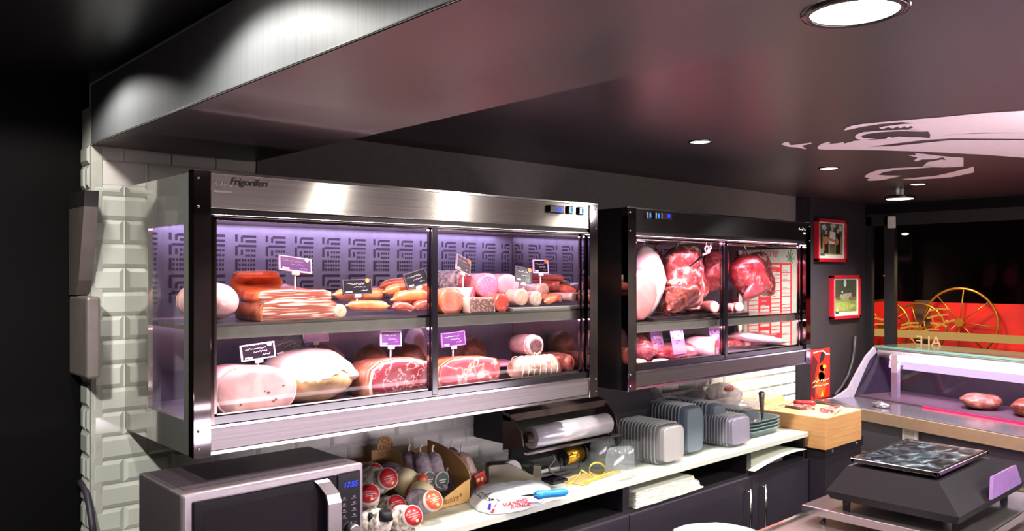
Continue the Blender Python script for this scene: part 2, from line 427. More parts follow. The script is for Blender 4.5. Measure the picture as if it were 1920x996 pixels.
case1 = display_case('display_cabinet', 'long steel wall display cabinet holding hams and cured sausages, left of the two', .793, 2.325, 1.56, .045, steel_h, steel_b, chrome, 'ffe2ef', '')
case2 = display_case('display_cabinet', 'shorter black wall display cabinet with hanging raw meat, right of the two', 2.505, 3.988, 3.215, .052, steel_d, steel_p, black, 'ffc4d6', '')
FRONT = Matrix.Rotation(PI/2, 4, 'X')            # text facing the shop (-Y)
def put(x, y, z, tilt=0, roll=0, yaw=0): return Matrix.Translation((x, y, z)) @ Matrix.Rotation(yaw, 4, 'Z') @ Matrix.Rotation(roll, 4, 'Y') @ Matrix.Rotation(PI/2+tilt, 4, 'X')
dark_ink = plain('dark_ink', '201a1c', .5); pale_ink = plain('pale_ink', 'd8d2cf', .4)
def scribble(mb, x0, x1, z, y, amp, r, seed, n=26):
    """a line of illegible handwriting"""
    rd = random.Random(seed); pts = []
    for k in range(n):
        s = k/(n-1); pts.append((x0+(x1-x0)*s+rd.uniform(-.3, .3)*amp, y, z+amp*(rd.uniform(-.6, 1.0) if k % 2 else rd.uniform(-1, .2))))
    return mb.tube(pts, r, 4)
a = at(402, 344, Y=2.05); b2 = at(434, 344, Y=2.05)
m = scribble(MB(), a.x, b2.x, a.z, 2.0485, .009, .0008, 3, 22)
mk('maker_lettering', m, pale_ink, case1)
m = MB().box(a.x-.002, b2.x, 2.0482, 2.0495, a.z-.022, a.z-.017); mk('maker_underline', m, plain('grey_print', '8d8583', .5), case1)
a = at(466, 343, Y=2.05)
mk('maker_lettering', MB().text('Frigoriferi', .026, put(a.x, 2.0484, a.z), shear=.35, bold=.0002), dark_ink, case1)
a = at(1506, 430, Y=2.05); mk('maker_lettering', scribble(MB(), a.x-.045, a.x+.04, a.z, 2.0485, .008, .0012, 9, 20), pale_ink, case2)
mk('maker_underline', MB().box(a.x+.0, a.x+.045, 2.0482, 2.0495, a.z-.026, a.z-.016), pale_ink, case2)
def controls(case, ub, vb, ukn, vkn, txt):
    p = at(ub, vb, Y=2.05)
    c = mk('thermostat', MB().box(p.x-.038, p.x+.036, 2.036, 2.05, p.z-.014, p.z+.014, .003), gblack, case)
    mk('thermostat_digits', MB().text(txt, .021, put(p.x+.009, 2.0353, p.z)), blue_e, c)
    for u, v in zip(ukn, vkn):
        q = at(u, v, Y=2.05)
        k = mk('rocker_switch', MB().box(q.x-.013, q.x+.013, 2.04, 2.05, q.z-.015, q.z+.015, .003), gblack, case)
        mk('switch_lamp', MB().box(q.x+.002, q.x+.009, 2.0385, 2.041, q.z-.009, q.z+.009), emit('blue_lamp', '2a86ff', 2.2), k)
controls(case1, 1040, 393, (1067, 1087), (394, 396), '0.3')
controls(case2, 1246, 406, (1214, 1230), (404, 405), '30')

# ------------------------------------------------------------------ ceiling lamps
lens = emit('lamp_lens', 'fff6e6', 14.0); ringm = plain('lamp_trim', '3a3436', .2, .8)
def downlight(x, y, r, label, z=ZC, group=None):
    t = thing('recessed_downlight', label, 'downlight', (x, y, z), group=group)
    mk('trim_ring', MB().lathe([(r*1.22, 0), (r*1.18, -.004), (r*1.02, -.005), (r*.98, -.001)], seg=40), ringm, t, world=False)
    mk('lens', MB().lathe([(r, -.002), (r*.7, -.0045), (.001, -.006)], seg=40, cap1=True), lens, t, world=False)
    return t
pl = at(1602, 31, Z=ZB-.012)
DL = [(pl.x, pl.y, .060, 'largest round recessed ceiling downlight, nearest to the viewer'), (2.548, 1.739, .037, 'round recessed downlight above the right end of the long cabinet'),
      (3.63, 1.775, .040, 'round recessed downlight beside the left tip of the white ceiling drawing'), (4.637, 1.762, .040, 'small far recessed downlight under the right end of the white ceiling drawing')]
for i, d in enumerate(DL):
    downlight(*d, z=ZB-.004 if i == 0 else ZC)
p = at(1687, 370, Z=.44)
t = thing('track_spotlight', 'flat oval surface-mounted lamp near the end window', 'ceiling lamp', (p.x, p.y, ZC))
mk('lamp_disc', MB().lathe([(.001, -.04), (.075, -.042), (.085, -.05), (.08, -.058), (.06, -.06)], seg=36), ringm, t, world=False)
mk('lens', MB().lathe([(.072, -.0605), (.001, -.064)], seg=36, cap1=True), emit('soft_lens', 'fff0e0', 5.0), t, world=False)
for dx in (-.03, .03): mk('bracket', MB().cyl((dx, 0, 0), (dx, 0, -.045), .012, 10), white, t, world=False)

def spot(x, y, z, power, size=1.9, blend=.6, color=(1, .95, .87), rad=.04, rot=(0, 0, 0)):
    l = bpy.data.lights.new('spot', 'SPOT'); l.energy = power; l.spot_size = size; l.spot_blend = blend; l.color = color; l.shadow_soft_size = rad
    o = bpy.data.objects.new('spot_lamp', l); C.objects.link(o); o.location = (x, y, z); o.rotation_euler = rot
def area(x, y, z, sx, sy, power, color, rot=(0, 0, 0), spread=PI):
    l = bpy.data.lights.new('area', 'AREA'); l.shape = 'RECTANGLE'; l.size = sx; l.size_y = sy; l.energy = power; l.color = color; l.spread = spread
    o = bpy.data.objects.new('tube_or_fill_light', l); C.objects.link(o); o.location = (x, y, z); o.rotation_euler = rot
th0 = math.atan2(-.277, .961)
def cpt0(x, y, z): return Vector((5.02+x*math.cos(th0)-y*math.sin(th0), 2.56+x*math.sin(th0)+y*math.cos(th0), z))
# shop downlights (also unseen ones further along, and some added over the customers for fill)
spot(pl.x, pl.y, ZB-.022, 26*LK, 2.3, .7)
for x, y in [(2.548, 1.739), (3.63, 1.775), (4.637, 1.762), (2.75, .6), (4.1, .4), (2.0, -1.0), (3.5, -1.0), (5.0, -1.0)]:
    spot(x, y, ZC-.012, 26*LK, 2.9 if x > 3 and y < 1 else 2.4, .7)
for i, (x, y) in enumerate([(2.75, .6), (4.1, .4), (2.0, -1.0), (3.5, -1.0), (5.0, -1.0)]):
    pass
spot(1.40, 1.74, ZC-.012, 20*LK, 2.4, .7)
spot(4.92, 1.95, ZC-.07, 95, 2.6, .7)
spot(6.0, 2.1, .25, 30, 2.6, .7, (1, .75, .4))        # warm spot added outside to light the gilt wheels
for x in (2.9, 4.0):                                   # unseen point lights added to lift the upper tiles
    l = bpy.data.lights.new('fill_point', 'POINT'); l.energy = 13; l.color = (1, .93, .88); l.shadow_soft_size = .06
    o = bpy.data.objects.new('fill_light', l); C.objects.link(o); o.location = (x, .45, .40)
# lamps in the left ceiling that graze the beam
for x, y, w in [(.53, 1.48, 20), (.53, 2.28, 14)]:
    if y < 2: downlight(x, y, .04, 'recessed lamp in the left ceiling washing the beam', ZL)
    spot(x, y, ZL-.012, w, 2.62, .35)
# unseen pinkish fill lights, added to brighten the ceiling and the beam
area(2.4, .35, -.62, 2.6, .12, 13, (1, .74, .80), (PI, 0, 0)); area(.2, .2, -.60, 1.2, .12, 7, (1, .78, .82), (PI, 0, 0))
for x, y in [(-.6, .4), (-1.4, -1.0), (.1, -1.0)]: spot(x, y, ZL-.01, 85, 2.2, .6)
spot(.05, 1.45, ZL-.01, 115, 2.9, .5, (1, .98, .90))  # unseen spot added to brighten the tiled corner
# unseen fill added facing the wall: lilac-white light on worktop, tiles and cupboards
area(2.3, .22, -.76, 2.4, .10, 24, (1, .84, .97), (PI/2, 0, 0))
tl = cpt0(.50, -1.1, -.575); area(tl.x, tl.y, tl.z, .05, 1.9, 9, (.86, .62, 1.0), (0, -.5, th0))  # light of the glass serving counter's own tube
# tubes inside the cabinets
P1, P2 = (1.0, .58, .76), (1.0, .40, .54)
area(1.56, 2.093, .145, 1.40, .03, 13.5, P1, (-.45, 0, 0))
area(1.56, 2.118, -.176, 1.40, .03, 9.5, P1, (-.30, 0, 0))
area(1.56, 2.46, .15, 1.40, .03, 2.6, (.70, .60, 1.0), (.12, 0, 0))
area(3.25, 2.093, .145, 1.34, .03, 22, P2, (-.45, 0, 0))
area(3.25, 2.118, -.246, 1.34, .03, 10, (1, .45, .60), (-.30, 0, 0))
# ------------------------------------------------------------------ meat materials
rind_o = meat('smoked_rind', [(.25, '8e3a1c'), (.5, 'c0562c'), (.8, 'dd8650')], 22, 5, .8, .38, .5)
rind_b = meat('brown_rind', [(.25, '5f2b1c'), (.5, '93492d'), (.8, 'bd7b50')], 22, 5, .8, .4, .5)
bacon = meat('bacon_layers', [(.34, 'e6c0ae'), (.41, 'd0a08c'), (.44, '74372c'), (.54, '8c4a3a'), (.575, 'c89c8a'), (.64, 'dcbcac'), (.69, '84443a')], 1.5, 3, .25, .35, .2, (3.2, 3.2, 52), bscale=60)
hampink = meat('cooked_ham_skin', [(.2, 'e0a3a0'), (.6, 'efbdb8'), (.9, 'f7d8d2')], 9, 4, .4, .4, .15)
hamcut = meat('cooked_ham_cut', [(.22, 'c98488'), (.45, 'e3a9a8'), (.62, 'ecbab6'), (.85, 'f6dcd6')], 11, 6, 1.4, .4, .2, coat=.3)
hamfat = meat('white_ham_fat', [(.2, 'f2d9bd'), (.5, 'fbf0e2'), (.8, 'fffaf2')], 8, 4, .5, .35, .15, coat=.4)
hamgold = meat('golden_ham_rind', [(.2, 'b77d45'), (.5, 'e3bd88'), (.75, 'f2dcb8')], 9, 5, .8, .4, .2)
rawred = meat('raw_ham_cut', [(.0, 'e8c0b8'), (.022, 'd09088'), (.05, '9c3a46'), (.5, '8a2c38'), (1, '7c2632')], 13, 3, 0, .3, .15, kind='veins', bscale=60)
rawpink = meat('pale_raw_ham_cut', [(.0, 'f0c8c0'), (.03, 'e0a09a'), (.08, 'c45a64'), (.6, 'b84854'), (1, 'ac3c4a')], 9, 3, 0, .3, .15, kind='veins', bscale=60)
driedred = meat('dried_ham_skin', [(.25, '6d3427'), (.5, 'a1604a'), (.8, 'd2a182')], 20, 5, .8, .45, .5)
salami_c = meat('salami_cut', [(.0, 'f6dcd6'), (.22, 'f0c4c0'), (.34, 'c65a6a'), (1, 'b04458')], 130, 2, 0, .4, .15, kind='cells')
salami_p = meat('pink_salami_cut', [(.0, 'f4b4c4'), (.25, 'ea93aa'), (.4, 'd8708f'), (1, 'cc6484')], 170, 2, 0, .4, .1, kind='cells')
morta = meat('mortadella_cut', [(.3, 'ee9aa4'), (.6, 'f3a9b0'), (.8, 'f8bcbe')], 14, 3, .3, .4, .05)
morta_s = plain('mortadella_skin', 'd77880', .4, coat=.3)
beige_c = meat('beige_sausage_cut', [(.25, '9c7864'), (.5, 'b99680'), (.75, 'd0ae98')], 60, 5, .5, .45, .1)
gray_c = meat('grey_sausage_cut', [(.25, '857662'), (.5, 'a29480'), (.75, 'bcae9a')], 60, 5, .5, .45, .1)
chorizo_c = meat('chorizo_cut', [(.0, 'f0a890'), (.16, 'dd7a62'), (.28, 'b94232'), (1, 'a83428')], 70, 2, 0, .35, .15, kind='cells')
mould = meat('white_mould_skin', [(.30, '5e4e4a'), (.42, 'a8988f'), (.52, 'd8cdc6'), (.7, 'f1e9e4')], 55, 5, .6, .6, .5, coat=0)
greymould = meat('grey_mould_skin', [(.25, '4f4248'), (.5, '857680'), (.8, 'b9a9b0')], 40, 5, .6, .65, .5, coat=0)
terrine = meat('coarse_pate', [(.0, 'd9c0ae'), (.2, 'a98674'), (.4, '6e4a44'), (1, '583830')], 110, 2, 0, .5, .4, kind='cells')
sausage_o = meat('smoked_sausage', [(.2, 'a84824'), (.5, 'cf6e3e'), (.8, 'e5986a')], 26, 4, .6, .3, .25, coat=.4)
sausage_r = meat('red_sausage', [(.2, '8c3024'), (.5, 'b5503e'), (.8, 'd28468')], 26, 4, .6, .3, .25, coat=.4)
casing = plain('pale_casing', 'd3aa9c', .25, coat=.5)
beef = meat('raw_beef', [(.25, '5a1418'), (.45, '963036'), (.60, 'b54a50'), (.72, 'd98a8a'), (.85, 'f4cfc8')], 19, 6, 1.6, .32, .5, coat=.5)
beeff = meat('beef_with_fat', [(.28, '6a1a1e'), (.45, '983a3c'), (.56, 'b8605c'), (.64, 'e8bcb2'), (.8, 'fbeae2')], 18, 6, 1.8, .32, .5, coat=.5)
beefd = meat('dark_beef', [(.28, '3c1010'), (.48, '743028'), (.62, '9a4a40'), (.8, 'cfa090')], 20, 6, 1.4, .36, .5, coat=.4)
fatw = meat('white_fat', [(.2, 'e8a8a8'), (.45, 'f8dcd8'), (.7, 'fffaf8')], 12, 5, .8, .32, .3, coat=.5)
porkp = meat('pink_pork_cut', [(.2, 'c4686c'), (.5, 'dc8c88'), (.8, 'eba8a0')], 7, 4, .8, .35, .15, coat=.5)
string = plain('butcher_string', 'efe6d8', .7)

ZS, ZF = -.134, -.385               # upper shelf, cabinet floor (long cabinet)
ZS2 = -.204                         # shelf of the short cabinet
def cut_piece(name, label, cat, u0, u1, v0, Y, depth, body, face, base=None, vb=None, p=2.6, back=3.0, yaw=0, jit=.002, flat=.9, group=None, shrink=0, seed=1, facename='cut_face', outline=None, skew=0, lean=0, tall=None):
    """a ham, roast or sausage end lying with its cut face towards the shop"""
    x0, x1, zt, zb = frame_px(u0, u1, v0, vb if vb else v0+20, Y)
    if base is None: base = zb
    h = (tall or zt-base); w_ = x1-x0
    ol = outline(w_, h) if outline else circle(w_/2, h/(1+flat), 44, p, flat=flat)
    t = thing(name, label, cat, ((x0+x1)/2, Y, base), yaw, group)
    if lean: t.rotation_euler[0] = lean
    mk('outside', loaf_mb(ol, depth, back, shrink=shrink, skew=skew).jitter(jit, 14, seed), body, t, world=False)
    mk(facename, face_mb(ol).jitter(jit*.3, 14, seed), face, t, world=False)
    return t
def log_piece(name, label, u, v, rpx, Y, depth, body, face, rest=None, yaw=0, seed=1, group=None, cat='sausage', pz=2.0, ry=1.0):
    c = at(u, v, Y=Y); d = FW[0]*c.x+FW[1]*Y; r = rpx*d/FP
    base = c.z-r*ry if rest is None else rest
    t = thing(name, label, cat, (c.x, Y, base), yaw, group)
    ol = circle(r, r*ry, 36, pz)
    mk('casing', loaf_mb(ol, depth, 5.0).jitter(r*.04, 20, seed), body, t, world=False)
    mk('cut_face', face_mb(ol, r*.08), face, t, world=False)
    return t
def sausage(label, u0, v0, u1, v1, rpx, Y0, Y1, mat, group=None, bend=.0, seed=1, name='smoked_sausage'):
    a, b_ = at(u0, v0, Y=Y0), at(u1, v1, Y=Y1); d = FW[0]*a.x+FW[1]*a.y; r = rpx*d/FP
    ax = (b_-a).normalized(); pts, rs = [], []; n = 18
    pts.append(a-ax*r*.55); rs.append(r*.14); pts.append(a-ax*r*.25); rs.append(r*.2)
    for i in range(n+1):
        s = i/n; k = (1-abs(2*s-1)**6)**.5; pts.append(a.lerp(b_, s)+Vector((0, 0, 1))*bend*4*s*(1-s)); rs.append(r*max(.24, k))
    pts.append(b_+ax*r*.25); rs.append(r*.2); pts.append(b_+ax*r*.55); rs.append(r*.14)
    o = mk(name, MB().tube(pts, rs, 16).jitter(r*.07, 25, seed), mat)
    return tag(o, label, 'sausage', group)

# ------------------------------------------------------------------ long cabinet, upper shelf
t = thing('boiled_ham', 'pale pink boiled ham at the far left of the upper shelf, against the glazed end', 'ham', (.915, 2.26, ZS), 0)
ol = circle(.075, .056, 40, 2.2)
m = MB().rings([[(x*math.sqrt(max(.02, 1-s*s)), .12*s, .056+(z-.056)*math.sqrt(max(.02, 1-s*s))) for x, z in ol] for s in [-.99, -.93, -.8, -.6, -.35, 0, .35, .6, .8, .93, .99]])
mk('ham_body', m, hampink, t, world=False)
m = MB()
for s in (-.45, .1, .55):
    k = math.sqrt(1-s*s)*1.005; m.tube([(.075*k*math.cos(a)*1.0, .12*s, .056+.056*k*math.sin(a)) for a in [i*2*PI/28 for i in range(29)]], .0009, 5)
mk('string', m, plain('pale_string', 'f0cfc8', .6), t, world=False)
def slab_ol(w_, h): 
    return [(w_*(-.5+.02), 0), (w_*-.2, 0), (w_*.15, -.0), (w_*.48, 0), (w_*.5, h*.3), (w_*.495, h*.8), (w_*.40, h*.95), (w_*.15, h*.93), (w_*-.1, h*1.0), (w_*-.35, h*.98), (w_*-.48, h*.85), (w_*-.5, h*.4)]
cut_piece('smoked_bacon_slab', 'thick smoked bacon slab lying flat under another slab on the upper shelf', 'bacon', 490, 629, 561, 2.13, .20, rind_b, bacon, base=ZS, back=5, yaw=-.08, outline=slab_ol, jit=.003, seed=2, skew=-.03)
# curled slab: swept from the cut face back, then folding up and over
x0, x1, zt, zb = frame_px(484, 622, 526, 559, 2.135)
t = thing('smoked_bacon_slab', 'smoked bacon slab with its orange rind curled up, lying on top of another slab', 'bacon', ((x0+x1)/2, 2.135, ZS+.046), -.06)
ol = slab_ol(x1-x0, .043); w_ = x1-x0
rs = []
for i, (y, z, ang, kx, sh) in enumerate([(0, 0, 0, 1, 0), (.06, .002, 0, 1, -.004), (.11, .006, .2, .97, -.01), (.15, .018, .6, .9, -.02), (.178, .042, 1.2, .8, -.035), (.18, .062, 1.8, .72, -.05), (.165, .083, 2.3, .66, -.058), (.14, .096, 2.8, .6, -.064), (.115, .098, 3.2, .52, -.066)]):
    th = 1-.05*i
    rs.append([(x*kx+sh, y-(z2-.0)*math.sin(ang)*th, z+z2*math.cos(ang)*th+(.043*th if ang > PI/2 else 0)*0) for x, z2 in ol])
o = mk('smoked_rind', MB().rings(rs).jitter(.006, 20, 3), rind_o, t, world=False); o.modifiers.new('s', 'SUBSURF').render_levels = 2
mk('cut_face', face_mb(ol), bacon, t, world=False)
log_piece('cervelas_sausage', 'thick sausage with a clear pale cut end right of the bacon slabs', 638, 571, 13.5, 2.12, .16, casing, beige_c, rest=ZS, seed=4)
sausage('long smoked sausage lying behind the first black price sign with an orange dot', 628, 553, 722, 551, 12, 2.24, 2.26, sausage_o, seed=5)
sausage('long smoked sausage lying flat at the front edge right of the clear cut end', 652, 573, 727, 574, 10, 2.13, 2.12, sausage_o, seed=6)
sausage('thin smoked sausage at the back of the pile behind the bacon', 668, 545, 730, 547, 9, 2.34, 2.34, sausage_r, seed=7)
for i, q in enumerate([(738, 562, 802, 556, 12.5, 2.17, 2.15, sausage_o, 'plump orange sausage in the middle of the pile left of the mullion'),
                       (738, 577, 772, 580, 9, 2.10, 2.12, sausage_r, 'small pale-ended sausage at the very front of the pile left of the mullion'),
                       (722, 548, 785, 543, 11, 2.22, 2.21, sausage_o, 'orange sausage on the upper row of the pile, left half'),
                       (716, 537, 770, 532, 9.5, 2.27, 2.27, sausage_o, 'topmost orange sausage of the pile left of the mullion'),
                       (776, 578, 812, 572, 10, 2.13, 2.13, sausage_r, 'short red sausage at the front of the pile, touching the mullion'),
                       (780, 545, 815, 540, 11, 2.24, 2.22, sausage_o, 'orange sausage behind the tilted price sign next to the mullion')]):
    sausage(q[8], *q[:7], q[7], seed=20+i, group='sausages piled left of the mullion', bend=.006)
# right-hand pane
cut_piece('smoked_ham_end', 'glossy red-brown ham end with a pale highlight just right of the mullion', 'ham', 826, 868, 541, 2.13, .14, rind_o, meat('glazed_ham_end', [(.3, '9c4630'), (.55, 'c8705a'), (.75, 'e6a894')], 16, coat=.5), base=ZS, p=2.2, seed=8)
log_piece('dried_salami', 'large white-skinned salami with a mottled cut face, standing tilted behind the leaning sign', 872, 531, 25, 2.25, .16, mould, salami_c, yaw=.35, seed=9)
t = log_piece('dried_salami', 'pale salami with a coarse speckled cut face below the leaning price sign', 886, 556, 17, 2.17, .15, mould, salami_c, yaw=.55, seed=10)
log_piece('pink_salami', 'big round pink speckled salami slice face in the centre of the right pane', 916, 536, 23.5, 2.16, .20, morta_s, salami_p, seed=11, yaw=-.1)
cut_piece('mortadella', 'smooth oval pink mortadella end right of the speckled pink salami', 'mortadella', 929, 973, 514, 2.19, .2, morta_s, morta, vb=552, p=2.05, flat=1.0, seed=12, skew=-.04)
def block(w_, h): return [(-w_/2, .004), (-w_/2+.004, 0), (w_/2-.004, 0), (w_/2, .004), (w_/2-.002, h-.006), (w_/2-.01, h), (-w_/2+.01, h), (-w_/2+.001, h-.006)]
cut_piece('coarse_terrine', 'grey-brown rectangular coarse terrine at the front edge of the right pane', 'terrine', 880, 928, 558, 2.105, .10, meat('terrine_skin', [(.3, '9a7c6c'), (.7, 'cdb4a4')], 40), terrine, base=ZS, outline=block, back=6, seed=13)
log_piece('chorizo', 'round orange-red chorizo cut end beside the terrine', 942, 565, 16, 2.10, .13, sausage_r, chorizo_c, rest=ZS, seed=14, ry=1.08)
log_piece('liver_sausage', 'large beige round sausage end on a green tray, left of the three beige ends', 979, 557, 15.5, 2.13, .16, casing, beige_c, seed=15)
log_piece('liver_sausage', 'grey-beige sausage end low between the two larger beige ends', 1007, 560, 12.5, 2.13, .15, casing, gray_c, seed=16, ry=1.1)
log_piece('liver_sausage', 'beige round sausage end highest of the three beige ends', 1019, 546, 15, 2.20, .18, casing, beige_c, seed=17)
gx0, gx1, gz, _ = frame_px(958, 1092, 571, 580, 2.115)
mk('serving_tray', MB().box(gx0, gx1, 2.105, 2.16, ZS, ZS+.012, .002), plain('grey_green_tray', '7d8178', .3, .3), label='narrow grey-green tray under the beige sausage ends on the upper shelf', cat='tray')
for i, (u, v, r, lab) in enumerate([(1058, 522, 7, 'small grey dried sausage end on the top row at the back right'), (1048, 536, 9, 'small banded sausage end second from the top at the right'),
                                    (1063, 538, 8.5, 'small grey-brown sausage end right of the banded one'), (1052, 559, 7, 'thin sausage with a beige end at the front right of the upper shelf'),
                                    (1076, 557, 8, 'pale squarish sausage end at the right of the upper shelf'), (1092, 545, 13, 'tall pale sausage end against the right door stile')]):
    log_piece('dried_sausage', lab, u, v, r, 2.22 if v < 545 else 2.14, .22 if v < 545 else .15, sausage_r if i != 4 else casing, beige_c if i % 2 else gray_c, yaw=.5 if i < 4 else .2, seed=30+i, group='small dried sausages on the right of the upper shelf')
sausage('long dark dried sausage lying across the back on the right of the upper shelf', 1005, 522, 1050, 520, 8, 2.32, 2.30, sausage_r, seed=41, name='dried_sausage')
sausage('red dried sausage lying behind the round beige end', 990, 535, 1045, 534, 9, 2.30, 2.26, sausage_r, seed=42, name='dried_sausage')
sausage('orange smoked sausage with a pink cut wrapper at the front right corner', 1022, 566, 1048, 556, 7, 2.13, 2.17, sausage_o, seed=43, name='dried_sausage')
x0, x1, zt, zb = frame_px(790, 850, 492, 540, 2.40)
t = thing('salami_net', 'pale folded casing bundle standing at the back behind the mullion', 'salami', ((x0+x1)/2, 2.38, ZS))
mk('bundle', MB().ball((0, 0, .05), (.05, .035, .055), 3, .35, 7, seed=5, flat=.85), meat('pale_casing_bundle', [(.3, 'c9a0b4'), (.7, 'f0d4e0')], 30), t, world=False)

# ------------------------------------------------------------------ long cabinet, lower floor
def ham_ol(w_, h):
    pts = []
    for k in range(46):
        a = 2*PI*k/46; c, s = math.cos(a), math.sin(a); x = w_/2*math.copysign(abs(c)**.8, c); z = h*.5*math.copysign(abs(s)**.85, s)
        z += .10*h*(-c)*(s > 0)*s*1.0
        if z < -.42*h: z = -.42*h
        pts.append((x, z+.42*h))
    k = h/max(z for x, z in pts); return [(x, z*k) for x, z in pts]
t = cut_piece('cooked_ham', 'large pale pink cooked ham with a broad cut face, leftmost on the cabinet floor', 'ham', 404, 557, 685, 2.12, .24, hampink, hamcut, base=ZF, outline=ham_ol, jit=.003, seed=50)
m = MB()
for x, z, r in [(.03, .055, .005), (.052, .035, .004), (.045, .03, .003), (-.05, .03, .0028), (.075, .07, .0035), (.02, .06, .003)]: m.ball((x, -.004, z), (r, .0015, r*.6), 2)
mk('cavity', m, plain('ham_cavity', '7a3a42', .5), t, world=False)
t = thing('whole_ham', 'whole ham with thick white fat above golden rind, middle of the left pane', 'ham', (*at(604, 740, Y=2.15).xy, ZF))
x0, x1, zt, zb = frame_px(522, 680, 661, 745, 2.15); w_ = x1-x0; h = zt-ZF
mk('golden_rind', MB().ball((0, .1, h*.48), (w_*.52, .14, h*.52), 4, .06, 6, flat=.9, seed=3), hamgold, t, world=False)
m = MB().ball((0, .1, h*.52), (w_*.525, .142, h*.505), 4, .06, 6, flat=.9, seed=3)
for v in [v for v in m.bm.verts if v.co.z < h*(.50+.10*math.sin(v.co.x*30))]: m.bm.verts.remove(v)
mk('white_fat_cap', m, hamfat, t, world=False)
mk('trimmed_end', MB().ball((w_*.36, .03, h*.50), (w_*.13, .045, h*.14), 3, .05), meat('ham_shank_cut', [(.3, 'c9a89c'), (.7, 'e8cfc0')], 20), t, world=False)
def raw_ol(w_, h): return [(-w_*.5, .0), (-w_*.1, -.0), (w_*.3, .0), (w_*.46, h*.05), (w_*.5, h*.3), (w_*.5, h*.66), (w_*.44, h*.86), (w_*.2, h*.97), (-w_*.1, h*1.0), (-w_*.34, h*.94), (-w_*.48, h*.75), (-w_*.52, h*.35)]
t = cut_piece('cured_ham', 'dark cured ham with a pale fat edge, left of the mullion on the floor', 'ham', 690, 812, 672, 2.12, .22, driedred, plain('ham_fat_edge', 'f0c9b8', .35, coat=.3), base=ZF, outline=raw_ol, jit=.003, seed=52, facename='fat_edge')
ol = raw_ol(.92*(at(812, 700, Y=2.12).x-at(690, 700, Y=2.12).x), (at(750, 672, Y=2.12).z-ZF)*.80)
mk('lean_meat', face_mb([(x+.006, z+.014) for x, z in ol], .004, 1.0).xform(Matrix.Translation((0, -.003, 0))), rawred, t, world=False)
t = cut_piece('raw_ham', 'rosy raw ham half with a thin white rim, right of the mullion on the floor', 'ham', 822, 937, 668, 2.11, .2, rind_o, plain('ham_rim', 'f7e0d8', .35, coat=.3), base=ZF, outline=raw_ol, jit=.002, seed=53, facename='fat_rim', shrink=.1)
ol = raw_ol(.95*(at(937, 695, Y=2.11).x-at(822, 695, Y=2.11).x), (at(880, 668, Y=2.11).z-ZF)*.88)
mk('lean_meat', face_mb([(x, z+.007) for x, z in ol], .004, 1.0).xform(Matrix.Translation((0, -.003, 0))), rawpink, t, world=False)
def coppa(label, u0, u1, v0, v1, Y0, Y1, r, seed, mat=driedred):
    a, b_ = at(u0, (v0+v1)/2, Y=Y0), at(u1, (v0+v1)/2, Y=Y1)
    a.z = b_.z = ZF+r*.94
    t = thing('rolled_coppa', label, 'cured meat', ((a.x+b_.x)/2, (a.y+b_.y)/2, ZF)); n = 12
    pts = [a.lerp(b_, i/n) for i in range(n+1)]
    mk('roll', MB().tube(pts, [r*(.55 if i in (0, n) else .86 if i in (1, n-1) else 1) for i in range(n+1)], 22).jitter(.004, 18, seed), mat, t)
    m = MB(); ax = (b_-a).normalized(); s1 = ax.cross(Vector((0, 0, 1))).normalized()
    for i in range(1, 8):
        c = a.lerp(b_, i/8); m.tube([c+s1*r*1.03*math.cos(k*2*PI/24)+Vector((0, 0, 1))*r*1.03*math.sin(k*2*PI/24) for k in range(25)], .0011, 5)
    mk('string_net', m, string, t); return t
coppa('long brown rolled coppa in netting lying across the floor of the right pane', 957, 1042, 668, 705, 2.15, 2.12, .043, 60, meat('netted_coppa', [(.25, '59392f'), (.5, '9d7663'), (.8, 'd6c0ac')], 26, 5, .8, .45, .5))
log_piece('dried_roll', 'reddish dried roll end right of the netted coppa', 1047, 674, 17, 2.16, .2, driedred, sausage_r, rest=ZF, yaw=.3, seed=61, cat='cured meat')
log_piece('dried_roll', 'reddish dried roll end farthest right on the floor, partly behind another', 1074, 669, 17, 2.18, .2, driedred, sausage_r, rest=ZF, yaw=.3, seed=62, cat='cured meat')
c = at(1003, 646, Y=2.20)
t = log_piece('stuffed_roll', 'white-rimmed roll with a dark marbled centre, tied with string, resting on the coppa', 1004, 648, 19, 2.16, .14, meat('roll_rim', [(.3, 'b08a84'), (.7, 'd8c0b8')], 20), meat('roll_rim', [], 20), yaw=-.1, seed=63, cat='cured meat')
r = 19*(FW[0]*at(1004, 648, Y=2.16).x+FW[1]*2.16)/FP
mk('dark_centre', face_mb([(x*.74, r+(z-r)*.74) for x, z in circle(r, r, 30)], .004, 1).xform(Matrix.Translation((0, -.003, 0))), meat('roll_centre', [(.0, '7a5a50'), (.05, '5a3c36'), (.12, '2e1a18'), (1, '241412')], 34, 3, 0, .6, .2, kind='veins'), t, world=False)
m = MB()
for dx in (-.012, .012): m.tube([(0, -.006, .004), (dx, -.01, .012), (dx*1.6, -.012, .002), (dx*.6, -.01, -.004), (0, -.006, .004)], .002, 6)
m.tube([(r*1.02*math.cos(k*2*PI/30), .02, r+r*1.02*math.sin(k*2*PI/30)) for k in range(31)], .0015, 5)
mk('string_bow', m, string, t, world=False)
def boulder(name, label, cat, u0, u1, v0, v1, Y, dy, mat, base, seed, amp=.1, flat=.85, label2=None):
    x0, x1, zt, zb = frame_px(u0, u1, v0, v1, Y)
    if base is None: base = zb
    h = (zt-base); rz = h/(1+flat)
    return tag(mk(name, MB().ball(((x0+x1)/2, Y+dy, base+rz*flat), ((x1-x0)/2, dy, rz), 4, amp, 7, flat=flat, seed=seed), mat), label, cat)
boulder('ham_joint', 'pale pink ham joint behind the white-capped ham', 'ham', 575, 662, 645, 745, 2.36, .07, hampink, ZF, 70)
boulder('ham_joint', 'flat dark-edged ham joint behind the cured ham, left of its price sign', 'ham', 690, 745, 648, 735, 2.36, .07, driedred, ZF, 71)
